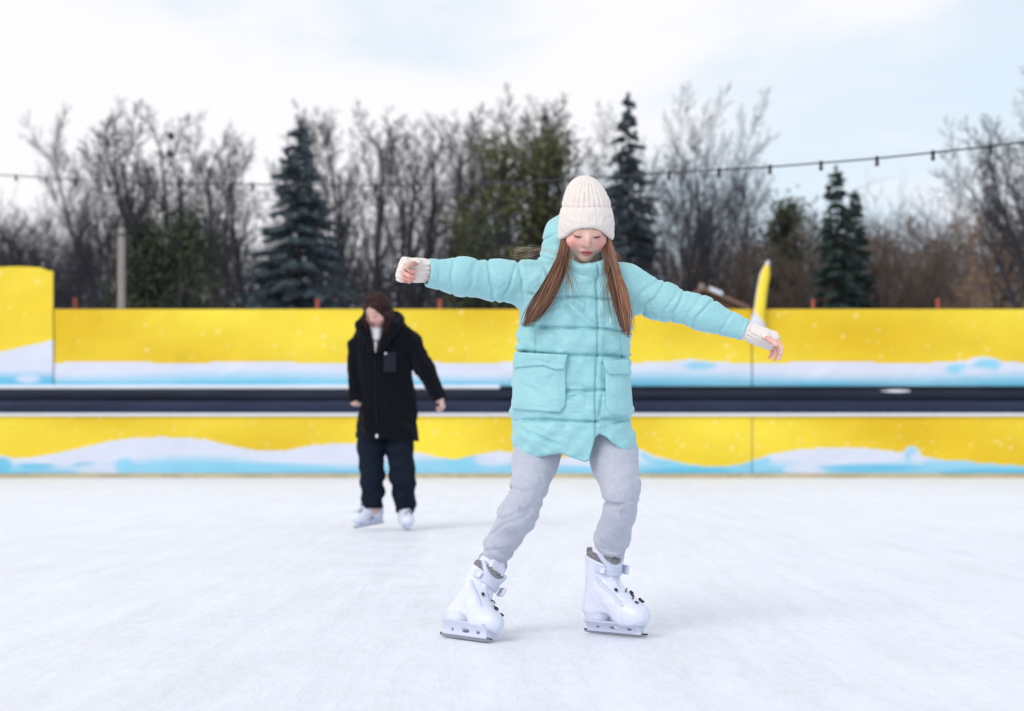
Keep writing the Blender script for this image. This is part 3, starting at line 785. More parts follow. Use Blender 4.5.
def woman_body(P):
    Q = frame(P, WC, wf, wu)/1.02
    d = head_sdf(Q)*1.02
    d = smin(d, seg(P, w_(378, 318, 0), w_(380, 332, .01), .050, .055)[0], .02)
    cx = w_(386, 0)[0]
    d = smin(d, loft(P, [(.72, cx, W0, .14, .10), (.95, cx, W0, .13, .09), (1.2, cx, W0, .14, .09), (1.32, cx, W0, .10, .07), (1.37, cx, W0, .06, .05)]), .03)
    for pts in (sL, sR): d = smin(d, chain(P, pts, [.045, .042, .036, .028])[0], .02)
    d = smin(d, chain(P, legL+[np.array(qL((-.04, 0, .12))), np.array(qL((.06, 0, .075)))], [.07, .06, .055, .045, .028, .024])[0], .02)
    d = smin(d, chain(P, legR+[np.array(qR((-.04, 0, .12))), np.array(qR((.06, 0, .075)))], [.07, .06, .055, .045, .028, .024])[0], .02)
    h1 = hand_sdf(P, hLw, (.12, -.2, -1), (-1, -.1, 0), -1, .62, (45, 60, 35))[0]
    h2 = hand_sdf(P, hRw, (.25, -.15, -.9), (.9, -.2, .3), 1, .85, (40, 50, 30))[0]
    return smin(smin(d, h1, .01), h2, .01)
v, q = mesh_sdf(woman_body, w_(335, 0)*[1, 0, 0]+[0, W0-.42, -.02], w_(462, 0)*[1, 0, 0]+[0, W0+.25, 1.72], .005)
np_mesh('body', v, q, M_skin, woman, cols=skin_col(v, WC, wf, wu, (.62, .40, .34), .6), origin=wb)
def wpants(P):
    d = smin(chain(P, legL, rlL, .02)[0], chain(P, legR, rlR, .02)[0], .02)
    d = d+.005*wob(P*[1, 1, 2.2], 15, 3)*(P[:, 2] < .62)+.0045*np.sin(P[:, 2]*55+P[:, 0]*18)*(P[:, 2] < .45)
    return smax(d, (P[:, 0] > w_(388, 0)[0])*(w_(0, 513)[2]-P[:, 2])+(P[:, 0] <= w_(388, 0)[0])*(w_(0, 508)[2]-P[:, 2]), .01)
v, q = mesh_sdf(wpants, w_(345, 0)*[1, 0, 0]+[0, W0-.3, .02], w_(430, 0)*[1, 0, 0]+[0, W0+.22, .86], .006)
np_mesh('trousers', v, q, M_dpants, woman, origin=wb)
WT = [(323, 365, 401, .06), (329, 358, 407, .09), (336, 354, 411, .115), (350, 352, 413, .13), (370, 355.5, 412, .135), (390, 357, 413, .14), (410, 357.5, 415.5, .15), (428, 357, 417.5, .155), (450, 357, 419, .16)]
wtl = [(w_(0, py)[2], w_((l+r)/2, 0)[0], W0, wr((r-l)/2), d) for py, l, r, d in WT]
def coat0(P):
    d = smax(loft(P, wtl, n=2.4, caps=False), P[:, 2]-w_(0, 321)[2], .04)
    for pts, rr in ((sL, rsL), (sR, rsR)):
        s, _ = chain(P, pts, rr, .03); ax = pts[-1]-pts[-2]; ax = ax/np.linalg.norm(ax)
        d = smin(d, smax(s, (P-pts[-1])@ax, .01), .025)
    return d
def coat(P):
    d = coat0(P)
    d = d-.012*wob(P*[1, 1, .5], 13, 41)-.0035*wob(P, 70, 42)
    px = 512+P[:, 0]*F/P[:, 1]; py = HZ-(P[:, 2]-H)*F/P[:, 1]
    d = d+.02*crease(px, np.interp(py, [330, 440], [375.5, 379]), .7)*(P[:, 1] < W0)
    d = smax(d, (py-np.where(px > 400, 440+(px-400)*.08, 439))*W0/F, .015)
    vee = np.maximum(np.abs(px-375.5)-np.clip((353-py)*.32, 0, 8), py-353)*W0/F
    return smax(d, -np.maximum(vee, P[:, 1]-(W0-.03)), .008)
v, q = mesh_sdf(coat, w_(338, 0)*[1, 0, 0]+[0, W0-.3, .56], w_(456, 0)*[1, 0, 0]+[0, W0+.22, 1.5], .006)
ct = np_mesh('fleece_coat', v, q, M_coat, woman, origin=wb)
def wcol(P):
    d = None
    for a, b, r0, r1 in ((w_(361, 326, -.11), w_(372, 350, -.155), .032, .018), (w_(360, 325, -.09), w_(366, 321, .02), .034, .04), (w_(366, 322, .06), w_(394, 320, .09), .045, .065), (w_(396, 321, .06), w_(393, 327, -.07), .062, .045), (w_(393, 327, -.08), w_(380, 350, -.155), .045, .018)):
        s = seg(P, a, b, r0, r1)[0]; d = s if d is None else smin(d, s, .03)
    return d-.004*wob(P, 60, 5)
v, q = mesh_sdf(wcol, w_(340, 356, -.3), w_(416, 298, .25)+[0, 0, .02], .006)
np_mesh('collar', v, q, M_coat, ct, origin=wb)
def wpatch(name, x0, x1, y0, y1, th, mat, h=.005):
    def f(P):
        px = 512+P[:, 0]*F/P[:, 1]; py = HZ-(P[:, 2]-H)*F/P[:, 1]
        r = np.maximum(np.abs(px-(x0+x1)/2)-(x1-x0)/2, np.abs(py-(y0+y1)/2)-(y1-y0)/2)*W0/F
        o = coat0(P)
        return np.maximum(np.maximum(smax(o-th, r, .008), -(o+.012)), P[:, 1]-W0)
    v, q = mesh_sdf(f, w_(x0-4, y1+4, -.32), w_(x1+4, y0-4, 0), h)
    np_mesh(name, v, q, mat, ct, origin=wb)
wpatch('chest_pocket', 383.5, 396.5, 352, 372.5, .012, M_patch)
wpatch('pocket_button', 384.5, 386.6, 352.3, 354.6, .020, M_white, .003)
b = MB()
zp = [w_(375.5+(py-330)*.032, py, 0) for py in range(356, 439, 6)]
for p in zp: p[1] = W0-.145
b.tube(zp, .004, 6); b.build('zip', M_patch, ct, origin=wb)
b = MB(); p = w_(378.6, 436, 0); b.box(tuple(np.array([p[0]-.008, W0-.165, p[2]-.012])), tuple(np.array([p[0]+.008, W0-.150, p[2]+.012])), bev=.003); b.build('zip_pull', M_white, ct, origin=wb)
v, q = mesh_sdf(lambda P: smin(seg(P, w_(376.5, 329, -.05), w_(376.8, 337, -.085), .050, .032)[0]+.003*np.sin(P[:, 2]*260), seg(P, w_(375.6, 342, -.12), w_(375.5, 352, -.145), .008, .006)[0], .01), w_(364, 360, -.25), w_(392, 318, .06), .005)
np_mesh('white_turtleneck', v, q, M_white, woman, origin=wb)
def whair(P):
    Q = frame(P, WC, wf, wu)/1.04; A = Q.copy(); A[:, 0] = np.abs(A[:, 0])
    d = ell(A, (0, -.018, .030), (.084, .100, .094))
    d = smin(d, ell(A, (.064, -.022, -.040), (.026, .055, .072)), .03)
    d = smin(d, ell(A, (0, -.07, -.05), (.065, .045, .085)), .03)
    a = np.arctan2(A[:, 0], A[:, 2]+.02)
    d = d-.0022*np.sin(a*46+6*Q[:, 1]*8+wob(Q, 20, 3))+.006*crease(Q[:, 0], 0, .004)*(Q[:, 2] > 0)
    face = ell(Q, (-.006, .105, -.048), (.078, .085, .104))
    return smax(d, -face, .014)*1.04
v, q = mesh_sdf(whair, WC-[.16, .17, .19], WC+[.16, .17, .17], .0045)
np_mesh('hair', v, q, M_hair2, woman, cols=np.array([.034, .015, .015])*(1+.5*wob(v, 90, 4))[:, None].clip(.4, 2), origin=wb)
for (pth, sd) in (([(388.5, 314, 2.2, -.08), (388, 321, 2.6, -.11), (386, 328, 2.4, -.14), (383.5, 335, 1.2, -.15)], 4), ([(364, 312, 1.2, -.12), (364.2, 318, 1.5, -.14), (365.5, 324, 1.3, -.15), (367, 331, .7, -.16)], 2)):
    lock('hair', pth, 70, wb, woman, M_hair2, dark=(.024, .009, .010), light=(.06, .025, .022), seed=sd, r=.0022, g=w_, Fy=W0)
eyes(woman, WC, wf, wu, wb)

# ================================================================ rink barrier and banners
FY = 26.88
fz = lambda py, Y=FY: H+(HZ-py)*Y/F
fx = lambda px, Y=FY: (px-512)*Y/F
YEL = np.array(s2l(222, 184, 28)); YEL2 = np.array(s2l(242, 216, 62)); SNOW = np.array(s2l(212, 216, 232)); LBL = np.array(s2l(132, 200, 226)); CYA = np.array(s2l(92, 184, 218)); YWH = np.array(s2l(250, 240, 190))
lowx = [-260, -160, -80, -20, 0, 15, 34, 60, 90, 110, 135, 162, 203, 236, 259, 288, 311, 340, 378, 417, 436, 455, 475, 499, 530, 560, 590, 620, 640, 654, 687, 712, 738, 772, 802, 829, 859, 903, 948, 1024, 1100, 1200, 1300]
lowy = [446, 452, 447, 452, 455, 458.6, 457, 452.6, 446, 441, 438, 437, 439, 447, 451, 450, 445.6, 443, 445, 452, 457, 459.7, 455, 451, 455, 458, 452, 446, 449, 456, 464, 467, 465, 454, 449, 448, 447.5, 452.5, 461, 466, 460, 450, 456]
def snow_dots(px, py, seed, n, x0, x1, y0, y1, rr=(.8, 1.7)):
    rs = np.random.RandomState(seed); m = np.zeros_like(px)
    for k in range(n):
        x, y, r, a = rs.uniform(x0, x1), rs.uniform(y0, y1), rs.uniform(*rr), rs.uniform(.15, .7)
        s = np.abs(px-x) < 6
        m[s] = np.maximum(m[s], a*np.exp(-(((px[s]-x)**2+(py[s]-y)**2)/(r*r))**1.5))
    return m
def blob(px, py, x, y, rx, ry): return 1/(1+np.exp((np.sqrt(((px-x)/rx)**2+((py-y)/ry)**2)-1)*10))
def mixc(C, w, col): w = np.clip(w, 0, 1)[:, None]; return C*(1-w)+np.asarray(col)*w
def yellow(px, py, seed):
    P = np.stack([px, py*2, 0*px], 1)
    return YEL*(1-.0)+np.zeros((len(px), 3))+(YEL2-YEL)*np.clip(.45+.28*wob(np.stack([px, py*3, 0*px], 1), .012, seed+40)+.2*np.sin(px/61+seed), 0, 1)[:, None]+.03*wob(P, .03, seed)[:, None]*YEL
def paint_low(px, py):
    C = yellow(px, py, 1)
    C = mixc(C, snow_dots(px, py, 5, 230, -260, 1300, 417, 455, (.8, 1.5)), YWH)
    edge = np.interp(px, lowx, lowy)
    t = (py-edge)
    for (x, y, rx, ry) in ((912, 457, 9, 11), (952, 466, 28, 6)): t = np.maximum(t, (blob(px, py, x, y, rx, ry)-.5)*10)
    sn = SNOW*np.ones((len(px), 1))
    sn = mixc(sn, np.clip((py-458-5*np.sin(px/41.))/9, 0, 1)*.85, LBL)
    sn = mixc(sn, np.clip((py-468)/5, 0, 1)*(.5+.5*np.sin(px/57.+2))*.8, CYA)
    sn = mixc(sn, 1.0*np.clip(1-np.abs(t-5)/5, 0, 1)*((px > 640) & (px < 770)), LBL)
    for (x, y, rx, ry, c) in ((36, 466, 18, 3, CYA), (86, 465, 12, 3, CYA), (2, 465, 10, 8, CYA), (100, 470, 24, 7, SNOW), (125, 466, 10, 8, LBL), (465, 463, 22, 9, LBL), (492, 460, 18, 6, SNOW), (800, 470, 16, 6, SNOW), (812, 471, 14, 8, SNOW),
                              (912, 455, 7, 8, LBL), (918, 458, 8, 6, SNOW), (870, 468, 50, 4, CYA), (1000, 473, 60, 5, CYA), (690, 471, 40, 4, CYA), (560, 470, 60, 4, LBL), (250, 468, 90, 5, LBL)):
        sn = mixc(sn, .8*blob(px, py, x, y, rx, ry), c)
    return C*(t < 0)[:, None]+sn*(t >= 0)[:, None]
def paint_up(px, py):
    C = yellow(px, py, 4)
    C = mixc(C, snow_dots(px, py, 8, 150, -260, 1300, 312, 360, (.8, 1.8)), YWH)
    edge = 362.5+.4*np.sin(px/23)
    t = py-edge
    sn = mixc(SNOW*np.ones((len(px), 1)), np.clip((py-371-2.5*np.sin(px/63.+.6))/11, 0, 1)*.95, LBL)
    sn = mixc(sn, np.clip((py-379)/5, 0, 1)*(.5+.5*np.sin(px/31.))*.7, CYA)
    for (x, y, rx, ry) in ((690, 365, 24, 5.5), (1180, 365, 30, 7), (230, 390, 2, 2)): t = np.maximum(t, (blob(px, py, x, y, rx, ry)-.5)*10)
    for (x, y, rx, ry) in ((960, 368, 16, 7), (983, 366, 20, 9.5)): t = np.maximum(t, (blob(px, py, x, y, rx, ry)-.5)*10)
    for (x, y, rx, ry, c, a) in ((700, 366, 16, 4, LBL, .8), (958, 369, 12, 5, LBL, .9), (978, 368, 8, 5, CYA, .5), (988, 365, 13, 6, LBL, .9), (976, 371, 16, 4, SNOW, .8)): sn = mixc(sn, a*blob(px, py, x, y, rx, ry), c)
    return C*(t < 0)[:, None]+sn*(t >= 0)[:, None]
def paint_tall(px, py):
    C = yellow(px, py, 7)
    C = mixc(C, snow_dots(px, py, 15, 75, -260, 54, 270, 350, (1.0, 1.9)), YWH)
    edge = 352+(-px)*.22
    t = py-edge
    sn = mixc(SNOW*np.ones((len(px), 1)), np.clip((py-370)/9, 0, 1)*.95, CYA)
    sn = mixc(sn, .8*blob(px, py, 28, 379, 12, 4), SNOW)
    return C*(t < 0)[:, None]+sn*(t >= 0)[:, None]
M_print = material('printed_vinyl', attr=True, rough=.5, spec=.3, noise=[(1.2, .03, ONE)], bump=[(1.4, .5, .08, (1, 1, 1.4), 'd'), (.8, .4, .12, (1, 1, .35), 'd')])
M_wpl = material('white_barrier_plastic', s2l(222, 226, 236), rough=.4, noise=[(3, .04, ONE)])
M_navy = material('navy_padding', s2l(38, 45, 68), rough=.6, spec=.2, noise=[(2.5, .25, (.3, 1, 3)), (14, .1, ONE)], bump=[(2.2, .5, .06, (.35, 1, 1.5), 'd')])
M_navy2 = material('dark_rail', s2l(30, 35, 50), rough=.6, spec=.2, noise=[(2.5, .3, (.3, 1, 3))], bump=[(3, .4, .05, (.3, 1, 1), 'd')])
M_tan = material('tan_kickplate', s2l(186, 172, 138), rough=.6, noise=[(2, .2, (1, 1, 3)), (20, .1, ONE)])
M_dark = material('dark_timber', (.03, .028, .03), rough=.7)
def sheet(name, x0, x1, z0, z1, Y, paint, parent, origin, step=.022, wave=.012, seed=1, topcut=None, thick=.004):
    nx, nz_ = int((x1-x0)/step)+1, int((z1-z0)/step)+1
    X, Z = np.meshgrid(np.linspace(x0, x1, nx), np.linspace(z0, z1, nz_))
    X, Z = X.ravel(), Z.ravel(); Pp = np.stack([X, 0*X, Z], 1)
    px = 512+X*F/Y; py = HZ-(Z-H)*F/Y
    C = paint(px, py)
    if topcut is not None: Z = np.minimum(Z, topcut(X))
    yy = Y-wave*(wob(Pp*[1, 1, .5], 1.7, seed)+.4*wob(Pp, 5, seed+1))-abs(wave)
    v = np.stack([X, yy, Z], 1)
    i = np.arange(nx-1)[None, :]+nx*np.arange(nz_-1)[:, None]
    q = np.stack([i, i+1, i+nx+1, i+nx], -1).reshape(-1, 4)
    o = np_mesh(name, v, q, M_print, parent, True, C, origin)
    m = o.modifiers.new('thickness', 'SOLIDIFY'); m.thickness = thick; m.offset = -1
    return o
XL, XR = -25., 25.
bb_ = (0, FY, 0)
bar = empty('rink_barrier', bb_, 'low rink barrier with yellow snowdrift print, navy padded rail and tan base strip', 'barrier')
b = MB(); b.box((XL, FY+.03, .02), (XR, FY+.10, fz(417)), bev=.01); b.build('board', M_wpl, bar, origin=bb_)
for (a0, a1) in ((XL, fx(-262)), (fx(-262)+.01, fx(752)), (fx(752)+.01, fx(1180)), (fx(1180)+.01, XR)):
    sheet('printed_panel', max(a0, XL), a1-.004, fz(474), fz(416), FY, paint_low, bar, bb_, step=.06 if a0 == XL or a1 == XR else .022, wave=.006, seed=int(abs(a0)*10))
b = MB(); b.box((XL, FY-.035, -.01), (XR, FY+.03, fz(473.5)), bev=.008); b.build('kick_strip', M_tan, bar, origin=bb_)
b = MB(); b.box((XL, FY-.06, fz(416.3)), (XR, FY+.12, fz(413)), bev=.012); b.build('white_ledge', M_wpl, bar, origin=bb_)
def pad(name, z0, z1, y0, y1, mat, amp, seed):
    nx = 500; prof = [(y1, z0), (y0+.02, z0), (y0, z0+.02), (y0-.012, (z0+z1)/2), (y0, z1-.02), (y0+.02, z1), (y1, z1)]
    X = np.linspace(XL, XR, nx); v = []
    for k, (y, z) in enumerate(prof):
        P = np.stack([X, 0*X+y*3, 0*X+z*4], 1); v.append(np.stack([X, y+amp*wob(P, 2.2, seed)*(0 < k < 6), z+amp*.5*wob(P, 3, seed+1)*(1 if 0 < k < 6 else 0)], 1))
    v = np.concatenate(v); q = []
    m = len(prof)
    i = np.arange(nx-1)
    for k in range(m): q.append(np.stack([k*nx+i, k*nx+i+1, ((k+1) % m)*nx+i+1, ((k+1) % m)*nx+i], 1))
    return np_mesh(name, v, np.concatenate(q), mat, bar, True, None, bb_)
pad('padded_rail', fz(412.8), fz(400.5), FY-.06, FY+.12, M_navy, .007, 5)
pad('top_rail', fz(400.2), fz(389.5), FY-.02, FY+.14, M_navy2, .009, 9)
b = MB(); b.box((XL, FY+.0, fz(389)), (fx(500), FY+.16, fz(384.9)), bev=.015); b.build('snow_covered_cap', M_wpl, bar, origin=bb_)
b = MB(); b.box((fx(500)+.01, FY+.02, fz(389)), (XR, FY+.16, fz(386.2)), bev=.012); b.build('dark_cap', M_navy2, bar, origin=bb_)
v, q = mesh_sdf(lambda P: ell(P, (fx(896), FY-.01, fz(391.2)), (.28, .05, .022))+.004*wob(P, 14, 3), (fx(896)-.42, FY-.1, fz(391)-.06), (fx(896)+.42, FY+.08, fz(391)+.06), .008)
tag(np_mesh('rail_reflection', v, q, material('snow', s2l(232, 235, 245), rough=.8, bump=[(40, .4, .01, ONE, 'n')])), 'thin white patch modelling a light reflection on the dark rail right of the girl', 'snow')  # pale shape added for the bright reflection on the rail; snow here stands in for that reflection
UY = 27.05
def banner(label, x0, x1, ztop, paint, seed, topcut=None, step=.024, group=None):
    bs = ((x0+x1)/2, UY, 0)
    t = empty('banner_fence', bs, label, 'banner')
    sheet('banner', x0, x1, fz(387, UY), ztop, UY, paint, t, bs, step, .010, seed, topcut)
    b = MB(); b.box((x0+.01, UY+.045, .0), (x1-.01, UY+.075, ztop-.035), bev=.005); b.build('backing_board', M_dark, t, origin=bs)
    b = MB(); b.box((x0, UY+.02, ztop-.03), (x1, UY+.09, ztop+.012), bev=.008) if topcut is None else b.tube([(x0, UY+.05, ztop-.08), (x1-.28, UY+.05, ztop-.08)], .03, 8)
    b.build('top_frame', M_dark, t, origin=bs)
    return t
zt = fz(309.3, UY)
banner('long yellow banner behind the woman, its snow band along the bottom', fx(54.5, UY), fx(751.5, UY), zt, paint_up, 3)
rb_ = banner('yellow banner at the right with two pale blue snow mounds', fx(752.5, UY), fx(1240, UY), zt, paint_up, 6)
sheet('banner', fx(1241, UY), XR, fz(387, UY), zt, UY, paint_up, rb_, (rb_.location[0], UY, 0), .06, .010, 12)
tc_ = lambda X: fz(267, UY)-np.clip((X-fx(40, UY))/(fx(54, UY)-fx(44, UY)), 0, 1)*.06+.008*np.sin(X*7)
banner('taller yellow banner at the far left with a white snow slope', -13.5, fx(53.5, UY), fz(266.5, UY), paint_tall, 9, tc_)
# curved banner end sticking up above the fence
def fin_paint(v):
    return None
n = 40; rowsv = []; cols = []
for i in range(n+1):
    t = i/n; py = 328-t*67; cx = 757+8*t+3*t**3; hw = (5.2 if t > .2 else 5.2+3*(.2-t)/.2)*(1-max(0, t-.80)/.2*.75)-1.0*t
    for j in range(7):
        u = -1+2*j/6
        x = fx(cx+u*hw, UY-.12); z = fz(py+u*3.0*(1-t), UY-.12); rowsv.append((x, UY-.12-.05*math.cos(u*1.4)-.02*math.sin(t*7), z))
        edge = (u < -.8) or t > .94 or t < .17-.08*u
        cols.append(SNOW if edge else YEL2)
q = [(i*7+j, i*7+j+1, (i+1)*7+j+1, (i+1)*7+j) for i in range(n) for j in range(6)]
fin = tag(np_mesh('banner_flap', rowsv, np.array(q), M_print, None, True, np.array(cols)), 'narrow yellow flap with white edge curving up above the fence beside the hand', 'banner flap')
m = fin.modifiers.new('thickness', 'SOLIDIFY'); m.thickness = .03; m.offset = 0
# orange marker posts behind the fence
M_or = material('orange_post_paint', s2l(168, 80, 62), rough=.5, noise=[(30, .15, ONE)])
for i, px in enumerate((75, 317.5, 440, 564, 689, 813, 938, 1062)):
    Y = 27.6; x = fx(px, Y); zt_ = fz(299 if i else 298, Y)
    names = ['short orange post top above the fence near the tall left banner', 'short orange post top above the fence under the big left spruce', 'short orange post top above the fence beneath the outstretched left arm sleeve', '', '',
             'short orange post top above the fence below the twin spruces', 'short orange post top above the fence at the far right', '']
    if i in (3, 4, 7): continue
    t = empty('marker_post', (x, Y, 0), names[i], 'post', 'orange posts behind the fence')
    b = MB(); b.tube([(x, Y, 0), (x, Y, zt_-.02), (x, Y, zt_)], [.034, .034, .026], 12); b.build('pole', M_or, t, True, (x, Y, 0))
    b = MB(); b.tube([(x, Y, zt_-.05), (x, Y, zt_-.02)], [.041, .041], 12); b.build('cap', M_or, t, True, (x, Y, 0))
# ================================================================ ground and ice
def plane(name, x0, x1, y0, y1, z, mat, n=1):
    o = np_mesh(name, [(x0, y0, z), (x1, y0, z), (x1, y1, z), (x0, y1, z)], [(0, 1, 2, 3)], mat, None, False); tag(o, kind='structure'); return o
M_gs = material('trampled_snow', s2l(205, 208, 216), rough=.9, noise=[(.08, .08, ONE), (2, .06, ONE)], bump=[(1.5, .5, .1, ONE, 'n')])
plane('ground', -1500, 1500, -300, 2500, -.02, M_gs)
mi = bpy.data.materials.new('rink_ice'); mi.use_nodes = True; nt = mi.node_tree; N = nt.nodes; L = nt.links; bs_ = N['Principled BSDF']
tc = N.new('ShaderNodeTexCoord')
def nze(scale, stretch, rot=0, detail=6, rough=.6, dist=0):
    mp = N.new('ShaderNodeMapping'); mp.inputs['Scale'].default_value = stretch; mp.inputs['Rotation'].default_value = (0, 0, rot)
    L.new(tc.outputs['Object'], mp.inputs['Vector']); z = N.new('ShaderNodeTexNoise'); z.inputs['Scale'].default_value = scale; z.inputs['Detail'].default_value = detail
    z.inputs['Roughness'].default_value = rough; z.inputs['Distortion'].default_value = dist
    L.new(mp.outputs[0], z.inputs['Vector']); return z.outputs['Fac']
def mrange(x, a, b, c, d):
    m = N.new('ShaderNodeMapRange'); m.inputs[1].default_value = a; m.inputs[2].default_value = b; m.inputs[3].default_value = c; m.inputs[4].default_value = d
    L.new(x, m.inputs[0]); return m.outputs[0]
def mul(a, b):
    m = N.new('ShaderNodeMath'); m.operation = 'MULTIPLY'; L.new(a, m.inputs[0]); L.new(b, m.inputs[1]); return m.outputs[0]
k = mul(mrange(nze(.35, (1, .5, 1)), .35, .65, .955, 1.02), mrange(nze(1.7, (1, .7, 1), .2), .3, .7, .975, 1.015))
k = mul(k, mrange(nze(5, (1, .12, 1), 1.35, 8, .7), .36, .6, .985, 1.006)); k = mul(k, mrange(nze(6, (1, .10, 1), -1.1, 8, .7), .36, .6, .96, 1.02))
k = mul(k, mrange(nze(12, (1, .045, 1), .55, 3, .5), .5, .53, .986, 1.0)); k = mul(k, mrange(nze(11, (1, .05, 1), -1.25, 3, .5), .5, .53, .988, 1.0))
k = mul(k, mrange(nze(30, (1, .3, 1), .5, 4, .7), .35, .65, .96, 1.03))
cc = N.new('ShaderNodeVectorMath'); cc.operation = 'SCALE'; cc.inputs[0].default_value = s2l(237, 239, 248); L.new(k, cc.inputs['Scale'])
L.new(cc.outputs[0], bs_.inputs['Base Color']); L.new(mrange(nze(3, ONE), .3, .7, .34, .6), bs_.inputs['Roughness']); bs_.inputs['Specular IOR Level'].default_value = .3
vor = N.new('ShaderNodeTexVoronoi'); vor.feature = 'DISTANCE_TO_EDGE'; vor.inputs['Scale'].default_value = 1.6
nzv = N.new('ShaderNodeTexNoise'); nzv.inputs['Scale'].default_value = .8; L.new(tc.outputs['Object'], nzv.inputs['Vector'])
mp = N.new('ShaderNodeMapping'); mp.inputs['Scale'].default_value = (1, .35, 1); L.new(nzv.outputs['Color'], mp.inputs['Vector']); 
vs = N.new('ShaderNodeVectorMath'); vs.operation = 'MULTIPLY_ADD'; vs.inputs[1].default_value = (.25, .25, 0); L.new(nzv.outputs['Color'], vs.inputs[0]); L.new(tc.outputs['Object'], vs.inputs[2]); L.new(vs.outputs[0], vor.inputs['Vector'])
scr = mrange(nze(9, (1, .06, 1), .9, 3, .5), .49, .51, 0, 1)
bp = N.new('ShaderNodeBump'); bp.inputs['Strength'].default_value = .15; bp.inputs['Distance'].default_value = .004; L.new(scr, bp.inputs['Height'])
bp2 = N.new('ShaderNodeBump'); bp2.inputs['Strength'].default_value = .6; bp2.inputs['Distance'].default_value = .012; L.new(nze(14, (1, .35, 1), 1.2, 8, .75), bp2.inputs['Height']); L.new(bp.outputs[0], bp2.inputs['Normal'])
bp3 = N.new('ShaderNodeBump'); bp3.inputs['Strength'].default_value = .35; bp3.inputs['Distance'].default_value = .01; L.new(nze(60, (1, .4, 1), -.9, 5, .7), bp3.inputs['Height']); L.new(bp2.outputs[0], bp3.inputs['Normal'])
L.new(bp3.outputs[0], bs_.inputs['Normal'])
plane('ice', -26, 26, -4, FY, .0, mi)

# ================================================================ trees
def unit(v): return v/(np.linalg.norm(v)+1e-9)
class Tubes:
    """many tapering tubes gathered in plain lists"""
    def __init__(s): s.v = []; s.f = []
    def add(s, pts, rad, n):
        base_ = len(s.v); m = len(pts)
        for i in range(m):
            d = unit(pts[min(i+1, m-1)]-pts[max(i-1, 0)]); ref = (0, 0, 1) if abs(d[2]) < .9 else (1, 0, 0)
            a = unit(np.cross(d, ref)); b = np.cross(d, a)
            for k in range(n):
                t = 6.2832*k/n; s.v.append(pts[i]+rad[i]*(math.cos(t)*a+math.sin(t)*b))
        for i in range(m-1):
            for k in range(n):
                k2 = (k+1) % n; s.f.append((base_+i*n+k, base_+i*n+k2, base_+(i+1)*n+k2, base_+(i+1)*n+k))
def grow(rs, T1, T2, tips, p, d, L, r, lev, par):
    nseg = (12, 8, 5, 4, 3)[lev]; pts = [p]; rad = [r]; dirs = [d]
    for i in range(nseg):
        d = unit(d+rs.normal(size=3)*par['jit'][lev]+np.array([0, 0, par['up'][lev]]))
        p = p+d*L/nseg; pts.append(p); dirs.append(d)
        rad.append(max(r*(1-(i+1)/nseg*(.74 if lev == 0 else .85)), .0075))
    (T1 if lev <= 1 else T2).add(pts, rad, (7, 5, 4, 3, 3)[lev])
    if lev >= par['levels']: tips.append(pts[-1]); return
    nch = par['n'][lev]; t0 = par['start'] if lev == 0 else .22
    for c in range(nch):
        t = t0+(1-t0)*(c+rs.uniform(0, .9))/nch; f = min(t*nseg, nseg-.01); i = int(f)
        q = pts[i]+(pts[i+1]-pts[i])*(f-i); dd = dirs[i+1]
        az = c*2.4+rs.uniform(0, .9)+p[2]; u1 = unit(np.cross(dd, (.31, .87, .2))); a = math.cos(az)*u1+math.sin(az)*np.cross(dd, u1); ang = math.radians(rs.uniform(*par['ang'][lev]))
        nd = unit(dd*math.cos(ang)+a*math.sin(ang))
        if nd[2] < -.2 and lev < 2: nd[2] = abs(nd[2]); nd = unit(nd)
        l = L*par['len'][lev]*rs.uniform(.7, 1.15)*((1-par.get('att', .55)*t) if lev == 0 else (1-.4*t))
        grow(rs, T1, T2, tips, q, nd, l, max(rad[i]*rs.uniform(.42, .60), .0085), lev+1, par)
PAR0 = 0
PAR = dict(jit=(.035, .045, .05, .055, .06), up=(.02, .05, .05, .04, .03), n=(14, 9, 7, 6), len=(.50, .52, .5, .5), ang=((22, 48), (25, 55), (25, 60), (25, 60)), start=.28, levels=4)
M_bark = material('bark', s2l(56, 55, 60), rough=.95, noise=[(2, .25, (1, 1, .2)), (9, .2, ONE)], bump=[(14, .6, .03, (1, 1, .3), 'n')])
M_twig = material('twig_bark', s2l(58, 58, 66), rough=.95, noise=[(.6, .2, ONE)])  # bluish tint puts distance haze into the twig colour
M_twigb = material('brown_twig', s2l(112, 96, 86), rough=.95, noise=[(.5, .25, ONE)])
M_tan_t = material('tan_twig', s2l(146, 120, 98), rough=.95, noise=[(.5, .25, ONE)])
M_spr = material('blue_spruce_needles', s2l(78, 91, 98), rough=.9, noise=[(.9, .35, ONE), (6, .25, ONE)])
M_spr2 = material('dark_spruce_needles', s2l(58, 74, 70), rough=.9, noise=[(.9, .35, ONE), (6, .25, ONE)])
M_ivy = material('ivy_leaves', s2l(86, 88, 52), rough=.8, noise=[(.7, .4, ONE), (5, .3, ONE)])
M_yew = material('evergreen_leaves', s2l(62, 68, 50), rough=.85, noise=[(.6, .4, ONE), (5, .3, ONE)])
tree_cache = {}
def leaf_quads(rs, cents, n, spread, size):
    """n leaf faces round every centre"""
    c = np.repeat(np.asarray(cents), n, 0); m = len(c)
    p = c+rs.normal(size=(m, 3))*spread
    a = rs.normal(size=(m, 3)); a /= np.linalg.norm(a, axis=1)[:, None]; b = np.cross(a, rs.normal(size=(m, 3))); b /= np.linalg.norm(b, axis=1)[:, None]
    s = size*rs.uniform(.6, 1.3, (m, 1)); v = np.stack([p-a*s, p+b*s*.55, p+a*s, p-b*s*.55], 1).reshape(-1, 3)
    return v, np.arange(m*4).reshape(-1, 4)
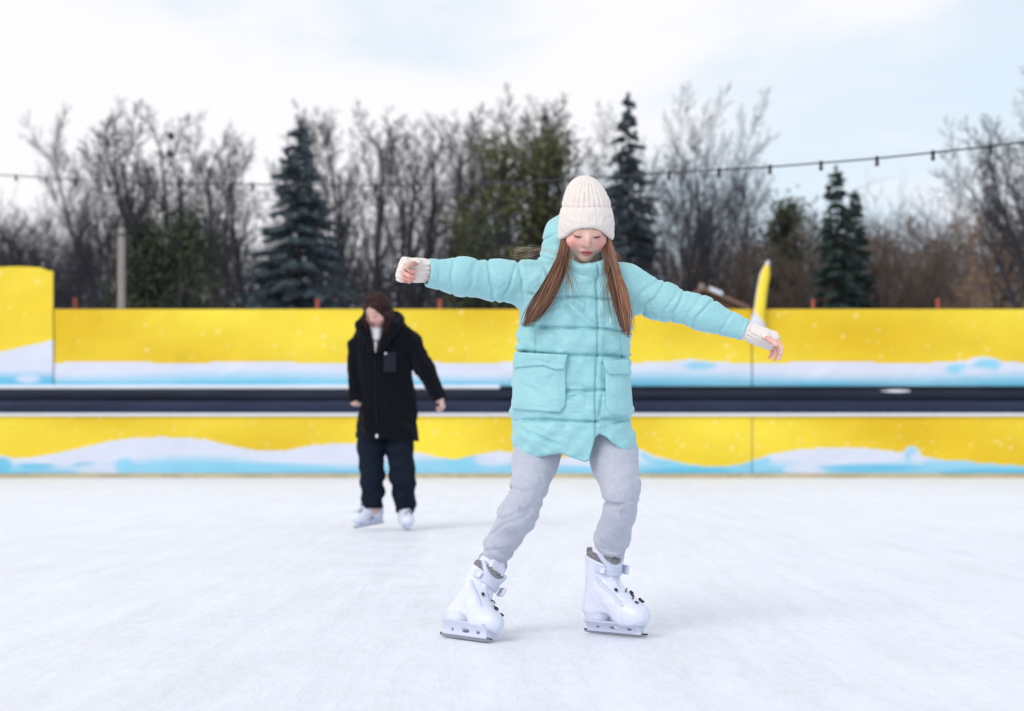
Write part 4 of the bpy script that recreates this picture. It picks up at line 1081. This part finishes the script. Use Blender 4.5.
def bare(key, seed, Ht, par=None, trunks=1, r0=.2, spread=.0, twig=None):
    rs = np.random.RandomState(seed); pr = dict(PAR); pr.update(par or {})
    T1, T2, tips = Tubes(), Tubes(), []
    for k in range(trunks):
        d = unit(np.array([rs.normal()*spread, rs.normal()*spread, 1])); o = np.array([rs.normal()*.25*(trunks > 1), rs.normal()*.25*(trunks > 1), 0])
        grow(rs, T1, T2, tips, o, d, Ht*rs.uniform(.82, .95 if trunks > 1 else .9), r0*(1 if trunks == 1 else .75), 0, pr)
    tree_cache[key] = (T1, T2, tips, twig or M_twig)
def put(name, label, px, top, Y, key, cat='tree', group=None, rot=0, parts=None, sx=1.):
    x = fx(px, Y); Ht = fz(top, Y)
    root = empty(name, (x, Y, 0), label, cat, group)
    if key+'_m' not in tree_cache:
        T1, T2, tips, tm = tree_cache[key]
        v1 = np.array(T1.v); v2 = np.array(T2.v); h0 = max(v1[:, 2].max(), v2[:, 2].max())
        lst = [np_mesh('trunk', v1, np.array(T1.f), M_bark, root), np_mesh('crown', v2, np.array(T2.f), tm, root)]
        tree_cache[key+'_m'] = (lst, h0)
    else:
        lst = []
        for o in tree_cache[key+'_m'][0]:
            c = o.copy(); COL.objects.link(c); c.parent = root; lst.append(c)
    s = Ht/tree_cache[key+'_m'][1]
    root.scale = (s*sx, s*sx, s); root.rotation_euler = (0, 0, rot)
    return root
def spruce(name, label, px, top, Y, wpx, mat, seed, group=None, dens=1., first=.6):
    rs = np.random.RandomState(seed); x = fx(px, Y); Ht = fz(top, Y); R = wpx*Y/F
    root = empty(name, (x, Y, 0), label, 'spruce', group)
    tr = Tubes(); tr.add([np.array([0, 0, 0.]), np.array([0.03, 0, Ht*.5]), np.array([0, 0, Ht])], [.17, .10, .015], 8)
    np_mesh('trunk', np.array(tr.v), np.array(tr.f), M_bark, root)
    V = []
    z = first
    while z < Ht-.15:
        u = z/Ht; Lb = R*((1-u)**.85)*(1 if u > .1 else .85)+.10
        nb = int((6+4*(1-u))*dens)
        for k in range(nb):
            az = rs.uniform(0, 6.28); L_ = Lb*rs.uniform(.62, 1.12); zz = z+rs.uniform(-.14, .14)
            ca, sa = math.cos(az), math.sin(az); m = max(3, int(L_/.085))
            for i in range(m):
                t = (i+rs.uniform(0, 1))/m
                if t < .12: continue
                r_ = L_*t; hz = zz+.10*L_*t-.36*L_*t*t+.12*L_*t**3+rs.normal()*.03
                for sd in (-1, 1):
                    sl = (.16+.36*L_*.45*(1-t)**.7)*rs.uniform(.6, 1.2); a2 = az+sd*rs.uniform(.5, 1.1)
                    p0 = np.array([ca*r_, sa*r_, hz]); dv = np.array([math.cos(a2), math.sin(a2), -.32+rs.normal()*.12]); w = np.array([-math.sin(a2), math.cos(a2), rs.normal()*.5])*.045
                    dr = np.array([0, 0, -.06-.05*rs.rand()])
                    V += [p0-w, p0+w, p0+dv*sl+w*.3, p0+dv*sl-w*.3, p0, p0+dv*sl*.15+dr*1.3, p0+dv*sl*.8+dr, p0+dv*sl]
        z += .20+.10*(1-u)
    for k in range(30):
        a = rs.uniform(0, 6.28); p0 = np.array([0, 0, Ht-.02-.35*k/30]); d = np.array([math.cos(a)*.10, math.sin(a)*.10, .06]); w = np.array([0, 0, .03]); V += [p0-w, p0+w, p0+d+w*.3, p0+d-w*.3]
    np_mesh('crown', np.array(V), np.arange(len(V)).reshape(-1, 4), mat, root, False)
    return root
def bushy(name, label, px, top, Y, wpx, mat, seed, clumps, leaves, size, zlo=.0, bare_key=None, group=None, cat='tree', spreadc=.45, colz=None):
    rs = np.random.RandomState(seed); x = fx(px, Y); Ht = fz(top, Y); R = wpx*Y/F
    root = empty(name, (x, Y, 0), label, cat, group)
    T = Tubes(); C = []
    for k in range(clumps):
        a = rs.uniform(0, 6.28); t = rs.uniform(zlo, 1)**.8; prof = math.sin(PI*min(1, max(.12, t*.85+.13)))**.6; rr = R*prof*math.sqrt(rs.uniform(0.02, 1))
        C.append((rr*math.cos(a), rr*math.sin(a), Ht*t*.96))
    for k in range(4):
        a = rs.uniform(0, 6.28); T.add([np.array([0, 0, 0.]), np.array([R*.15*math.cos(a), R*.15*math.sin(a), Ht*.4]), np.array([R*.35*math.cos(a), R*.35*math.sin(a), Ht*.9])], [.16, .10, .03], 7)
    for c in C:
        c = np.array(c); b0 = np.array([c[0]*.3, c[1]*.3, c[2]*.7]); T.add([b0, (b0+c)/2+rs.normal(size=3)*.1, c], [.04, .03, .012], 4)
    np_mesh('trunk', np.array(T.v), np.array(T.f), M_bark, root)
    v, q = leaf_quads(rs, C, leaves, spreadc, size)
    v[:, 2] = np.maximum(v[:, 2], .02)
    np_mesh('crown', v, q, mat, root, False)
    return root
# ---- kinds of bare trees (each built once, then copied)
bare('round', 11, 8, dict(n=(12, 12, 9, 6), ang=((14, 46), (20, 42), (22, 48), (25, 55)), len=(1.25, .42, .46, .5), start=.5, att=.22, jit=(.03, .045, .05, .055, .06)), r0=.30)
bare('tall', 12, 15, dict(n=(13, 8, 6, 5), ang=((16, 34), (20, 44), (25, 55), (25, 60)), len=(.46, .5, .5, .5), start=.36))
bare('multi', 13, 14, dict(n=(8, 7, 6, 5), ang=((14, 32), (20, 44), (25, 55), (25, 60)), len=(.42, .5, .5, .5), start=.40), trunks=3, spread=.13)
bare('slim', 14, 14, dict(n=(11, 7, 6, 5), ang=((18, 36), (20, 44), (25, 55), (25, 60)), len=(.36, .5, .5, .5), start=.42))
bare('brush', 15, 8, dict(n=(12, 8, 6, 4), ang=((14, 34), (20, 45), (25, 60), (25, 60)), len=(.52, .5, .5, .5), start=.10), trunks=4, spread=.20, r0=.10, twig=M_twigb)
bare('willow', 16, 10, dict(n=(14, 9, 7, 5), ang=((30, 60), (30, 60), (25, 60), (25, 60)), len=(.55, .5, .55, .6), up=(.03, .02, -.10, -.2, -.25), start=.22), r0=.18, twig=M_tan_t)
gp = 'bare trees beyond the fence'
B = lambda lab, px, top, Y, key, rot=0, sx=1., name='bare_tree': put(name, lab, px, top, Y, key, 'tree', gp, rot, None, sx)
B('small pale bare tree at the left edge above the tall banner', 18, 190, 86, 'round', .3, .8)
B('second small bare tree left of the concrete pole', 58, 214, 88, 'round', 1.9, .9)
B('low bare tree directly left of the concrete pole', 88, 200, 80, 'multi', 2.3, .8)
B('wide bare tree rising behind the concrete pole', 112, 112, 66, 'round', 2.6, .8)
B('tall bare tree growing behind the dark ivy bushes', 184, 94, 64, 'multi', .9, 1.25)
B('slim bare tree between the ivy bushes and the left spruce', 238, 128, 72, 'tall', 2.2, .9)
B('bare tree with its crown behind the tip of the left spruce', 285, 150, 84, 'tall', 5.2)
B('tall bare tree just right of the left spruce', 333, 104, 70, 'multi', 2.0, 1.15)
B('straight bare tree above the woman in black', 372, 100, 68, 'tall', 3.7, 1.1)
B('forked bare tree right of the one above the woman', 404, 112, 72, 'slim', 1.2, 1.1)
B('dark bare tree above the outstretched hand at left', 436, 102, 68, 'multi', 4.4, 1.15)
B('bare tree left of the ivy covered trees', 468, 104, 76, 'tall', .4, .9)
B('bare tree rising out of the left ivy covered crown', 506, 92, 74, 'multi', 2.9, 1.2)
B('bare tree rising out of the right ivy covered crown', 556, 98, 74, 'slim', 5.0, 1.1)
B('thin bare tree between the hat and the middle spruce', 600, 140, 88, 'tall', 1.0)
B('broad round bare tree right of the middle spruce', 682, 91, 62, 'round', 3.6, .74)
B('smaller bare tree right of the broad round one', 748, 165, 78, 'tall', 2.7)
B('low bare tree left of the twin spruces', 788, 200, 84, 'multi', 3.3)
B('large bare tree leaning in at the right edge of the picture', 1036, 62, 56, 'round', 5.2, 1.0)
for px, top, Y, key, rot, sx, lab in ((150, 128, 74, 'slim', 1.4, 1.2, 'slim bare tree between the concrete pole and the ivy bushes'), (212, 118, 78, 'tall', .2, 1.1, 'bare tree just right of the dark ivy bushes'), (352, 122, 80, 'slim', 3., 1.2, 'faint bare tree between the two tall ones above the woman'),
        (388, 126, 84, 'tall', 4.6, 1., 'faint bare tree directly above the white mitten'), (420, 120, 82, 'tall', 2.6, 1., 'faint bare tree above the left sleeve cuff'), (452, 118, 84, 'slim', .9, 1.2, 'faint slim bare tree above the middle of the left sleeve'),
        (530, 108, 80, 'tall', 5.5, 1., 'bare tree standing between the two ivy covered crowns'), (660, 150, 84, 'multi', 1.1, 1., 'faint bare tree directly right of the middle spruce'), (722, 130, 80, 'slim', 3.3, 1.2, 'faint bare tree over the right half of the round crown'), (38, 206, 92, 'multi', .5, 1., 'faint bare tree between the two small ones at far left'),
        (262, 140, 86, 'slim', 4.1, 1.2, 'faint bare tree over the left branches of the left spruce')): B(lab, px, top, Y, key, rot, sx)
gb = 'brown bare thickets beyond the fence'
for i, (px, top, Y, rot, lab) in enumerate(((735, 236, 70, .2, 'brown leafless thicket behind the yellow flap'), (778, 230, 72, 2.1, 'brown leafless thicket left of the twin spruces'), (668, 240, 74, 4.1, 'brown leafless thicket behind the snowy roof'),
      (884, 212, 68, 1.3, 'brown leafless thicket directly right of the twin spruces'), (915, 208, 70, 3.9, 'brown leafless thicket second right of the twin spruces'), (950, 214, 72, 5.1, 'brown leafless thicket left of the tan willow'), (860, 216, 80, .7, 'brown leafless thicket behind the twin spruces'))):
    put('leafless_thicket', lab, px, top, Y, 'brush', 'thicket', gb, rot, None, 1.25)
for (px, top, Y, rot, lab) in ((986, 196, 62, .5, 'tan drooping willow near the right edge'), (1030, 188, 60, 2.5, 'tan drooping willow cut by the right edge')):
    put('willow', lab, px, top, Y, 'willow', 'willow', 'tan willows at the right', rot, None, 1.2)
spruce('spruce', 'large blue spruce left of the woman, as tall as the bare trees', 299, 120, 56, 98, M_spr, 21)
spruce('spruce', 'tall narrow blue spruce right of the cream hat', 628, 93, 62, 66, M_spr, 22, dens=.8)
gs = 'twin dark spruces'
spruce('spruce', 'taller of the twin dark spruces at the right', 836, 166, 64, 62, M_spr2, 23, gs)
spruce('spruce', 'shorter of the twin dark spruces at the right', 855, 190, 66, 40, M_spr2, 24, gs)
bushy('ivy_covered_tree', 'dark evergreen bushes right of the concrete pole', 190, 212, 62, 34, M_yew, 31, 60, 110, .11, .0)
bushy('ivy_covered_tree', 'low dark evergreen just behind the concrete pole', 148, 226, 63, 26, M_yew, 32, 60, 120, .11, .0)
bushy('ivy_covered_tree', 'ivy covered tree left of the cream hat, its green clumps widest', 500, 138, 66, 50, M_ivy, 33, 38, 120, .11, .22, spreadc=.45)
bushy('ivy_covered_tree', 'ivy covered tree directly behind the cream hat', 548, 126, 67, 42, M_ivy, 34, 36, 120, .11, .22, spreadc=.45)
bushy('ivy_covered_tree', 'dark evergreen low behind the left sleeve', 480, 222, 60, 40, M_yew, 35, 50, 120, .11, .0)
bushy('ivy_covered_tree', 'dark evergreen crown between the yellow flap and twin spruces', 786, 196, 82, 30, M_yew, 36, 50, 110, .12, .2)
# mistletoe balls
M_mis = material('mistletoe_leaves', s2l(52, 48, 40), rough=.9)
for px, py, r, lab in ((171, 136, 5.5, 'upper dark mistletoe ball in the tall tree over the ivy bushes'), (170, 154, 5, 'lower dark mistletoe ball in the tall tree over the ivy bushes'),
                       (545, 118, 3.6, 'dark mistletoe ball high above the cream hat')):
    Y = 64; rs = np.random.RandomState(int(px)); c = W(px, py, Y); d = rs.normal(size=(90, 3)); d /= np.linalg.norm(d, axis=1)[:, None]
    v, q = leaf_quads(rs, c+d*rs.uniform(.1, 1, (90, 1))**.8*r*.7*Y/F, 3, .04, .04)
    tag(np_mesh('mistletoe', v, q, M_mis, None, False), lab, 'mistletoe', 'mistletoe balls in the bare trees')
# far wood: a dense mass of thin trunks and twigs nobody could count
rs = np.random.RandomState(77)
topx = [-200, 0, 60, 110, 200, 260, 330, 420, 500, 600, 660, 760, 830, 900, 960, 1024, 1200]; topy = [262, 256, 264, 258, 250, 262, 280, 276, 262, 268, 262, 250, 252, 240, 242, 236, 240]
def tubes(Pt, rad):
    """Pt (n, m, 3) centre lines, three-sided tubes"""
    n, m, _ = Pt.shape; off = np.array([(1, 0, 0), (-.5, .3, .8), (-.5, -.3, -.8)])
    v = Pt[:, :, None, :]+off[None, None]*np.asarray(rad)[None, :, None, None]
    i = (np.arange(n)*m*3)[:, None, None]+(np.arange(m-1)*3)[None, :, None]
    k = np.arange(3)[None, None, :]; k2 = (k+1) % 3
    return v.reshape(-1, 3), np.stack([i+k, i+k2, i+3+k2, i+3+k], -1).reshape(-1, 4)
n = 4600; px = rs.uniform(-560, 1580, n); Y = rs.uniform(92, 120, n); tp = np.interp(px, topx, topy)+rs.normal(size=n)*14-np.abs(rs.normal(size=n))*14
h = H+(HZ-tp)*Y/F; X = (px-512)*Y/F; t = np.linspace(0, 1, 5)[None, :, None]
lean = rs.normal(size=(n, 1, 3))*[.08, .05, 0]; bow = rs.normal(size=(n, 1, 3))*[.05, .05, 0]
Pt = np.stack([X, Y, 0*X], 1)[:, None, :]+h[:, None, None]*(t*np.array([0, 0, 1.])+lean*t+bow*np.sin(3.1*t))
vs_, fs_ = tubes(Pt, [.060, .050, .038, .024, .010]); off_ = len(vs_)
c = 9; sel = np.repeat(np.arange(n), c); tt = rs.uniform(.2, .99, len(sel))*4; i0 = np.minimum(tt.astype(int), 3); q0 = Pt[sel, i0]+(Pt[sel, i0+1]-Pt[sel, i0])*(tt-i0)[:, None]
dd = rs.normal(size=(len(sel), 3))*[1, .6, .4]+[0, 0, .9]; dd /= np.linalg.norm(dd, axis=1)[:, None]; l = rs.uniform(.6, 2.2, (len(sel), 1)); b2 = rs.normal(size=dd.shape)*.25+[0, 0, .15]
v2, f2 = tubes(np.stack([q0, q0+dd*l*.5, q0+(dd+b2)*l], 1), [.024, .018, .008])
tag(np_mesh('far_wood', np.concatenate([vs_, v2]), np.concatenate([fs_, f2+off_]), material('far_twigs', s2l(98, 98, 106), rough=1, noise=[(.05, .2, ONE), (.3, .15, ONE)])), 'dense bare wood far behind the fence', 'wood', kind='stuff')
# undergrowth right behind the fence
rs = np.random.RandomState(5); C = []
for k in range(620):
    px = rs.uniform(-120, 1150); Y = rs.uniform(84, 92); C.append((fx(px, Y), Y, rs.uniform(.2, 1)*(fz(276+12*math.sin(px/60), Y))))
v, q = leaf_quads(rs, C, 60, .55, .14); v[:, 2] = np.maximum(v[:, 2], 0)
tag(np_mesh('undergrowth', v, q, material('undergrowth_leaves', s2l(70, 66, 66), rough=1, noise=[(.12, .35, ONE), (1, .3, ONE)]), None, False), 'dark tangled undergrowth low behind the fence', 'undergrowth', kind='stuff')

# ---- concrete pole
M_conc = material('weathered_concrete', s2l(150, 142, 134), rough=.9, noise=[(3, .12, (1, 1, .3)), (20, .1, ONE)])
Y = 40.; x = fx(121.5, Y); t = empty('concrete_pole', (x, Y, 0), 'plain grey concrete pole standing behind the fence at left', 'pole')
b = MB(); b.tube([(x, Y, 0), (x, Y, fz(229, Y)-.04), (x, Y, fz(228, Y))], [.10, .083, .07], 12); b.build('shaft', M_conc, t, True, (x, Y, 0))
b = MB(); b.tube([(x, Y, fz(236, Y)), (x, Y, fz(234, Y))], [.094, .094], 12); b.build('steel_band', M_dark, t, True, (x, Y, 0))
# ---- house roof behind the right arm
Y = 60.; hx = fx(712, Y); t = empty('house', (hx, Y, 0), 'small brown house with snow on its roof behind the right sleeve', 'house')
M_wood = material('brown_timber', s2l(112, 88, 74), rough=.85, noise=[(3, .15, (1, 1, 6))]); M_roof = material('brown_roof', s2l(122, 96, 84), rough=.8, noise=[(2, .2, ONE)])
M_sn = material('roof_snow', s2l(225, 230, 240), rough=.9, bump=[(4, .4, .05, ONE, 'n')])
b = MB(); b.box((hx-1.6, Y, 0), (hx+1.0, Y+4, fz(309, Y)), bev=.02); b.build('wall', M_wood, t, origin=(hx, Y, 0))
def slope(x0, z0, x1, z1, y0, y1, th): return [(x0, y0, z0), (x1, y0, z1), (x1, y1, z1), (x0, y1, z0), (x0, y0, z0+th), (x1, y0, z1+th), (x1, y1, z1+th), (x0, y1, z0+th)]
BF = [(0, 3, 2, 1), (4, 5, 6, 7), (0, 1, 5, 4), (1, 2, 6, 5), (2, 3, 7, 6), (3, 0, 4, 7)]
b = MB(); b.add(slope(fx(703, Y), fz(291, Y), fx(748, Y), fz(310, Y), Y-.4, Y+4.4, .12), BF); b.add(slope(fx(672, Y), fz(306, Y), fx(703, Y), fz(291, Y), Y-.4, Y+4.4, .12), BF); rf = b.build('roof', M_roof, t, origin=(hx, Y, 0))
b = MB(); gx = [fx(676, Y), fx(703, Y), fx(744, Y)]; zz_ = [fz(305, Y), fz(292.5, Y), fz(309.5, Y)]; b.add([(gx[0], Y+.02, zz_[2]), (gx[2], Y+.02, zz_[2]), (gx[1], Y+.02, zz_[1]), (gx[0], Y+.02, zz_[0]), (gx[0], Y+.3, zz_[2]), (gx[2], Y+.3, zz_[2]), (gx[1], Y+.3, zz_[1]), (gx[0], Y+.3, zz_[0])], [(0, 1, 2, 3), (7, 6, 5, 4), (0, 4, 5, 1), (1, 5, 6, 2), (2, 6, 7, 3), (3, 7, 4, 0)]); b.build('gable', M_wood, t, origin=(hx, Y, 0))
b = MB(); b.add(slope(fx(708.5, Y), fz(291.2, Y), fx(721, Y), fz(296.5, Y), Y-.44, Y+2.0, .13), BF); b.build('snow_cover', M_sn, rf, origin=(hx, Y, 0))
b = MB(); b.box((fx(701, Y), Y+.5, fz(296, Y)), (fx(706, Y), Y+1.0, fz(282, Y)), bev=.03); b.build('chimney', M_conc, rf, origin=(hx, Y, 0))
b = MB(); b.box((hx-.5, Y-.04, fz(340, Y)), (hx+.4, Y+.02, fz(318, Y)), bev=.01); b.build('window', material('window_glass', (.04, .05, .06), rough=.1), t, origin=(hx, Y, 0))

# ---- festoon cable with bulbs
cab = [(-60, 171, 25.), (16, 176, 24.), (76, 179.5, 23.2), (140, 182.5, 22.4), (253, 184.5, 21.), (400, 185.5, 19.4), (530, 182, 18.), (669, 172.5, 16.6), (770, 167, 15.8), (877, 158.5, 15.), (990, 146.5, 14.2), (1090, 133, 13.6)]
xs = [c[0] for c in cab]
def cpt(px):
    m = lambda k: sum(np.interp(px+o, xs, [c[k] for c in cab]) for o in (-24, -12, 0, 12, 24))/5
    return W(px, m(1), m(2))
c0 = cpt(512); t = empty('festoon_cable', tuple(c0), 'dark festoon cable strung high across the picture with small hanging bulbs', 'cable')
b = MB(); b.tube([cpt(px) for px in range(-50, 1091, 8)], .0075, 6); b.build('cable', M_black, t, True, c0)
M_bulb = material('smoked_bulb_glass', (.05, .05, .055), rough=.15, spec=.6)
for i, px in enumerate((16, 46, 76, 109, 140, 178, 218, 253, 293, 334, 376, 420, 466, 514, 563, 616, 669, 719, 770, 821, 877, 933, 990, 1046)):
    p = cpt(px); b = MB(); b.tube([p+[0, 0, .018], p+[0, 0, -.025], p+[0, 0, -.03]], [.016, .018, .014], 8); so_ = b.build('socket', M_black, t, True, c0)
    b = MB(); b.tube([p+[0, 0, z] for z in (-.028, -.036, -.050, -.062, -.070, -.073)], [.012, .017, .021, .019, .011, .002], 10); bl = b.build('bulb', M_bulb, so_, True, c0)
# light masts that carry the cable, outside the frame on both sides
# ================================================================ camera, light
cam = bpy.data.cameras.new('camera'); co = bpy.data.objects.new('camera', cam); COL.objects.link(co)
co.location = (0, 0, H); co.rotation_euler = (PI/2, 0, 0)
cam.sensor_width = 36; cam.lens = 60; cam.shift_y = (HZ-355.5)/1024
cam.clip_end = 3000; cam.clip_start = .05
cam.dof.use_dof = True; cam.dof.focus_distance = 5.33; cam.dof.aperture_fstop = 3.0; cam.dof.aperture_blades = 9
sc.camera = co
sun = bpy.data.lights.new('sun', 'SUN'); so = bpy.data.objects.new('sun', sun); COL.objects.link(so)
SE, SR = math.radians(38), math.radians(215)   # elevation, azimuth clockwise from +Y
sun.energy = 1.3; sun.angle = math.radians(32); sun.color = (1, .96, .90)
dirv = Vector((math.sin(SR)*math.cos(SE), math.cos(SR)*math.cos(SE), math.sin(SE)))
so.rotation_euler = dirv.to_track_quat('Z', 'Y').to_euler(); so.location = (0, 0, 30)
w = bpy.data.worlds.new('World'); sc.world = w; w.use_nodes = True
nt = w.node_tree; N = nt.nodes; L = nt.links
bg = N['Background']; bg.inputs['Strength'].default_value = .1
sky = N.new('ShaderNodeTexSky'); sky.sky_type = 'NISHITA'; sky.sun_disc = False; sky.sun_elevation = SE; sky.sun_rotation = SR
tc = N.new('ShaderNodeTexCoord'); mp = N.new('ShaderNodeMapping'); mp.inputs['Scale'].default_value = (1, 1, 2.6); mp.inputs['Location'].default_value = (3.1, .5, 1.2)
L.new(tc.outputs['Generated'], mp.inputs['Vector'])
nz = N.new('ShaderNodeTexNoise'); nz.inputs['Scale'].default_value = 3.2; nz.inputs['Detail'].default_value = 6; nz.inputs['Roughness'].default_value = .5; nz.inputs['Distortion'].default_value = .3
L.new(mp.outputs[0], nz.inputs['Vector'])
mr = N.new('ShaderNodeMapRange'); mr.inputs[1].default_value = .42; mr.inputs[2].default_value = .60; mr.interpolation_type = 'SMOOTHSTEP'
sx_ = N.new('ShaderNodeSeparateXYZ'); L.new(tc.outputs['Generated'], sx_.inputs[0])
ma = N.new('ShaderNodeMath'); ma.operation = 'MULTIPLY_ADD'; ma.inputs[1].default_value = -.38; L.new(sx_.outputs['X'], ma.inputs[0]); L.new(nz.outputs['Fac'], ma.inputs[2]); L.new(ma.outputs[0], mr.inputs[0])
thin = N.new('ShaderNodeMix'); thin.data_type = 'RGBA'; thin.inputs[0].default_value = .82
thin.inputs[7].default_value = (7.9, 8.9, 9.8, 1); L.new(sky.outputs[0], thin.inputs[6])
cl = N.new('ShaderNodeMix'); cl.data_type = 'RGBA'; cl.inputs[7].default_value = (9.25, 9.2, 9.5, 1)
L.new(mr.outputs[0], cl.inputs[0]); L.new(thin.outputs[2], cl.inputs[6]); L.new(cl.outputs[2], bg.inputs['Color'])
sc.view_settings.view_transform = 'Standard'; sc.view_settings.look = 'None'; sc.view_settings.exposure = .10; sc.view_settings.gamma = 1
sc.view_settings.use_curve_mapping = False
sc.cycles.max_bounces = 5; sc.cycles.diffuse_bounces = 3; sc.cycles.glossy_bounces = 2; sc.cycles.use_denoising = True
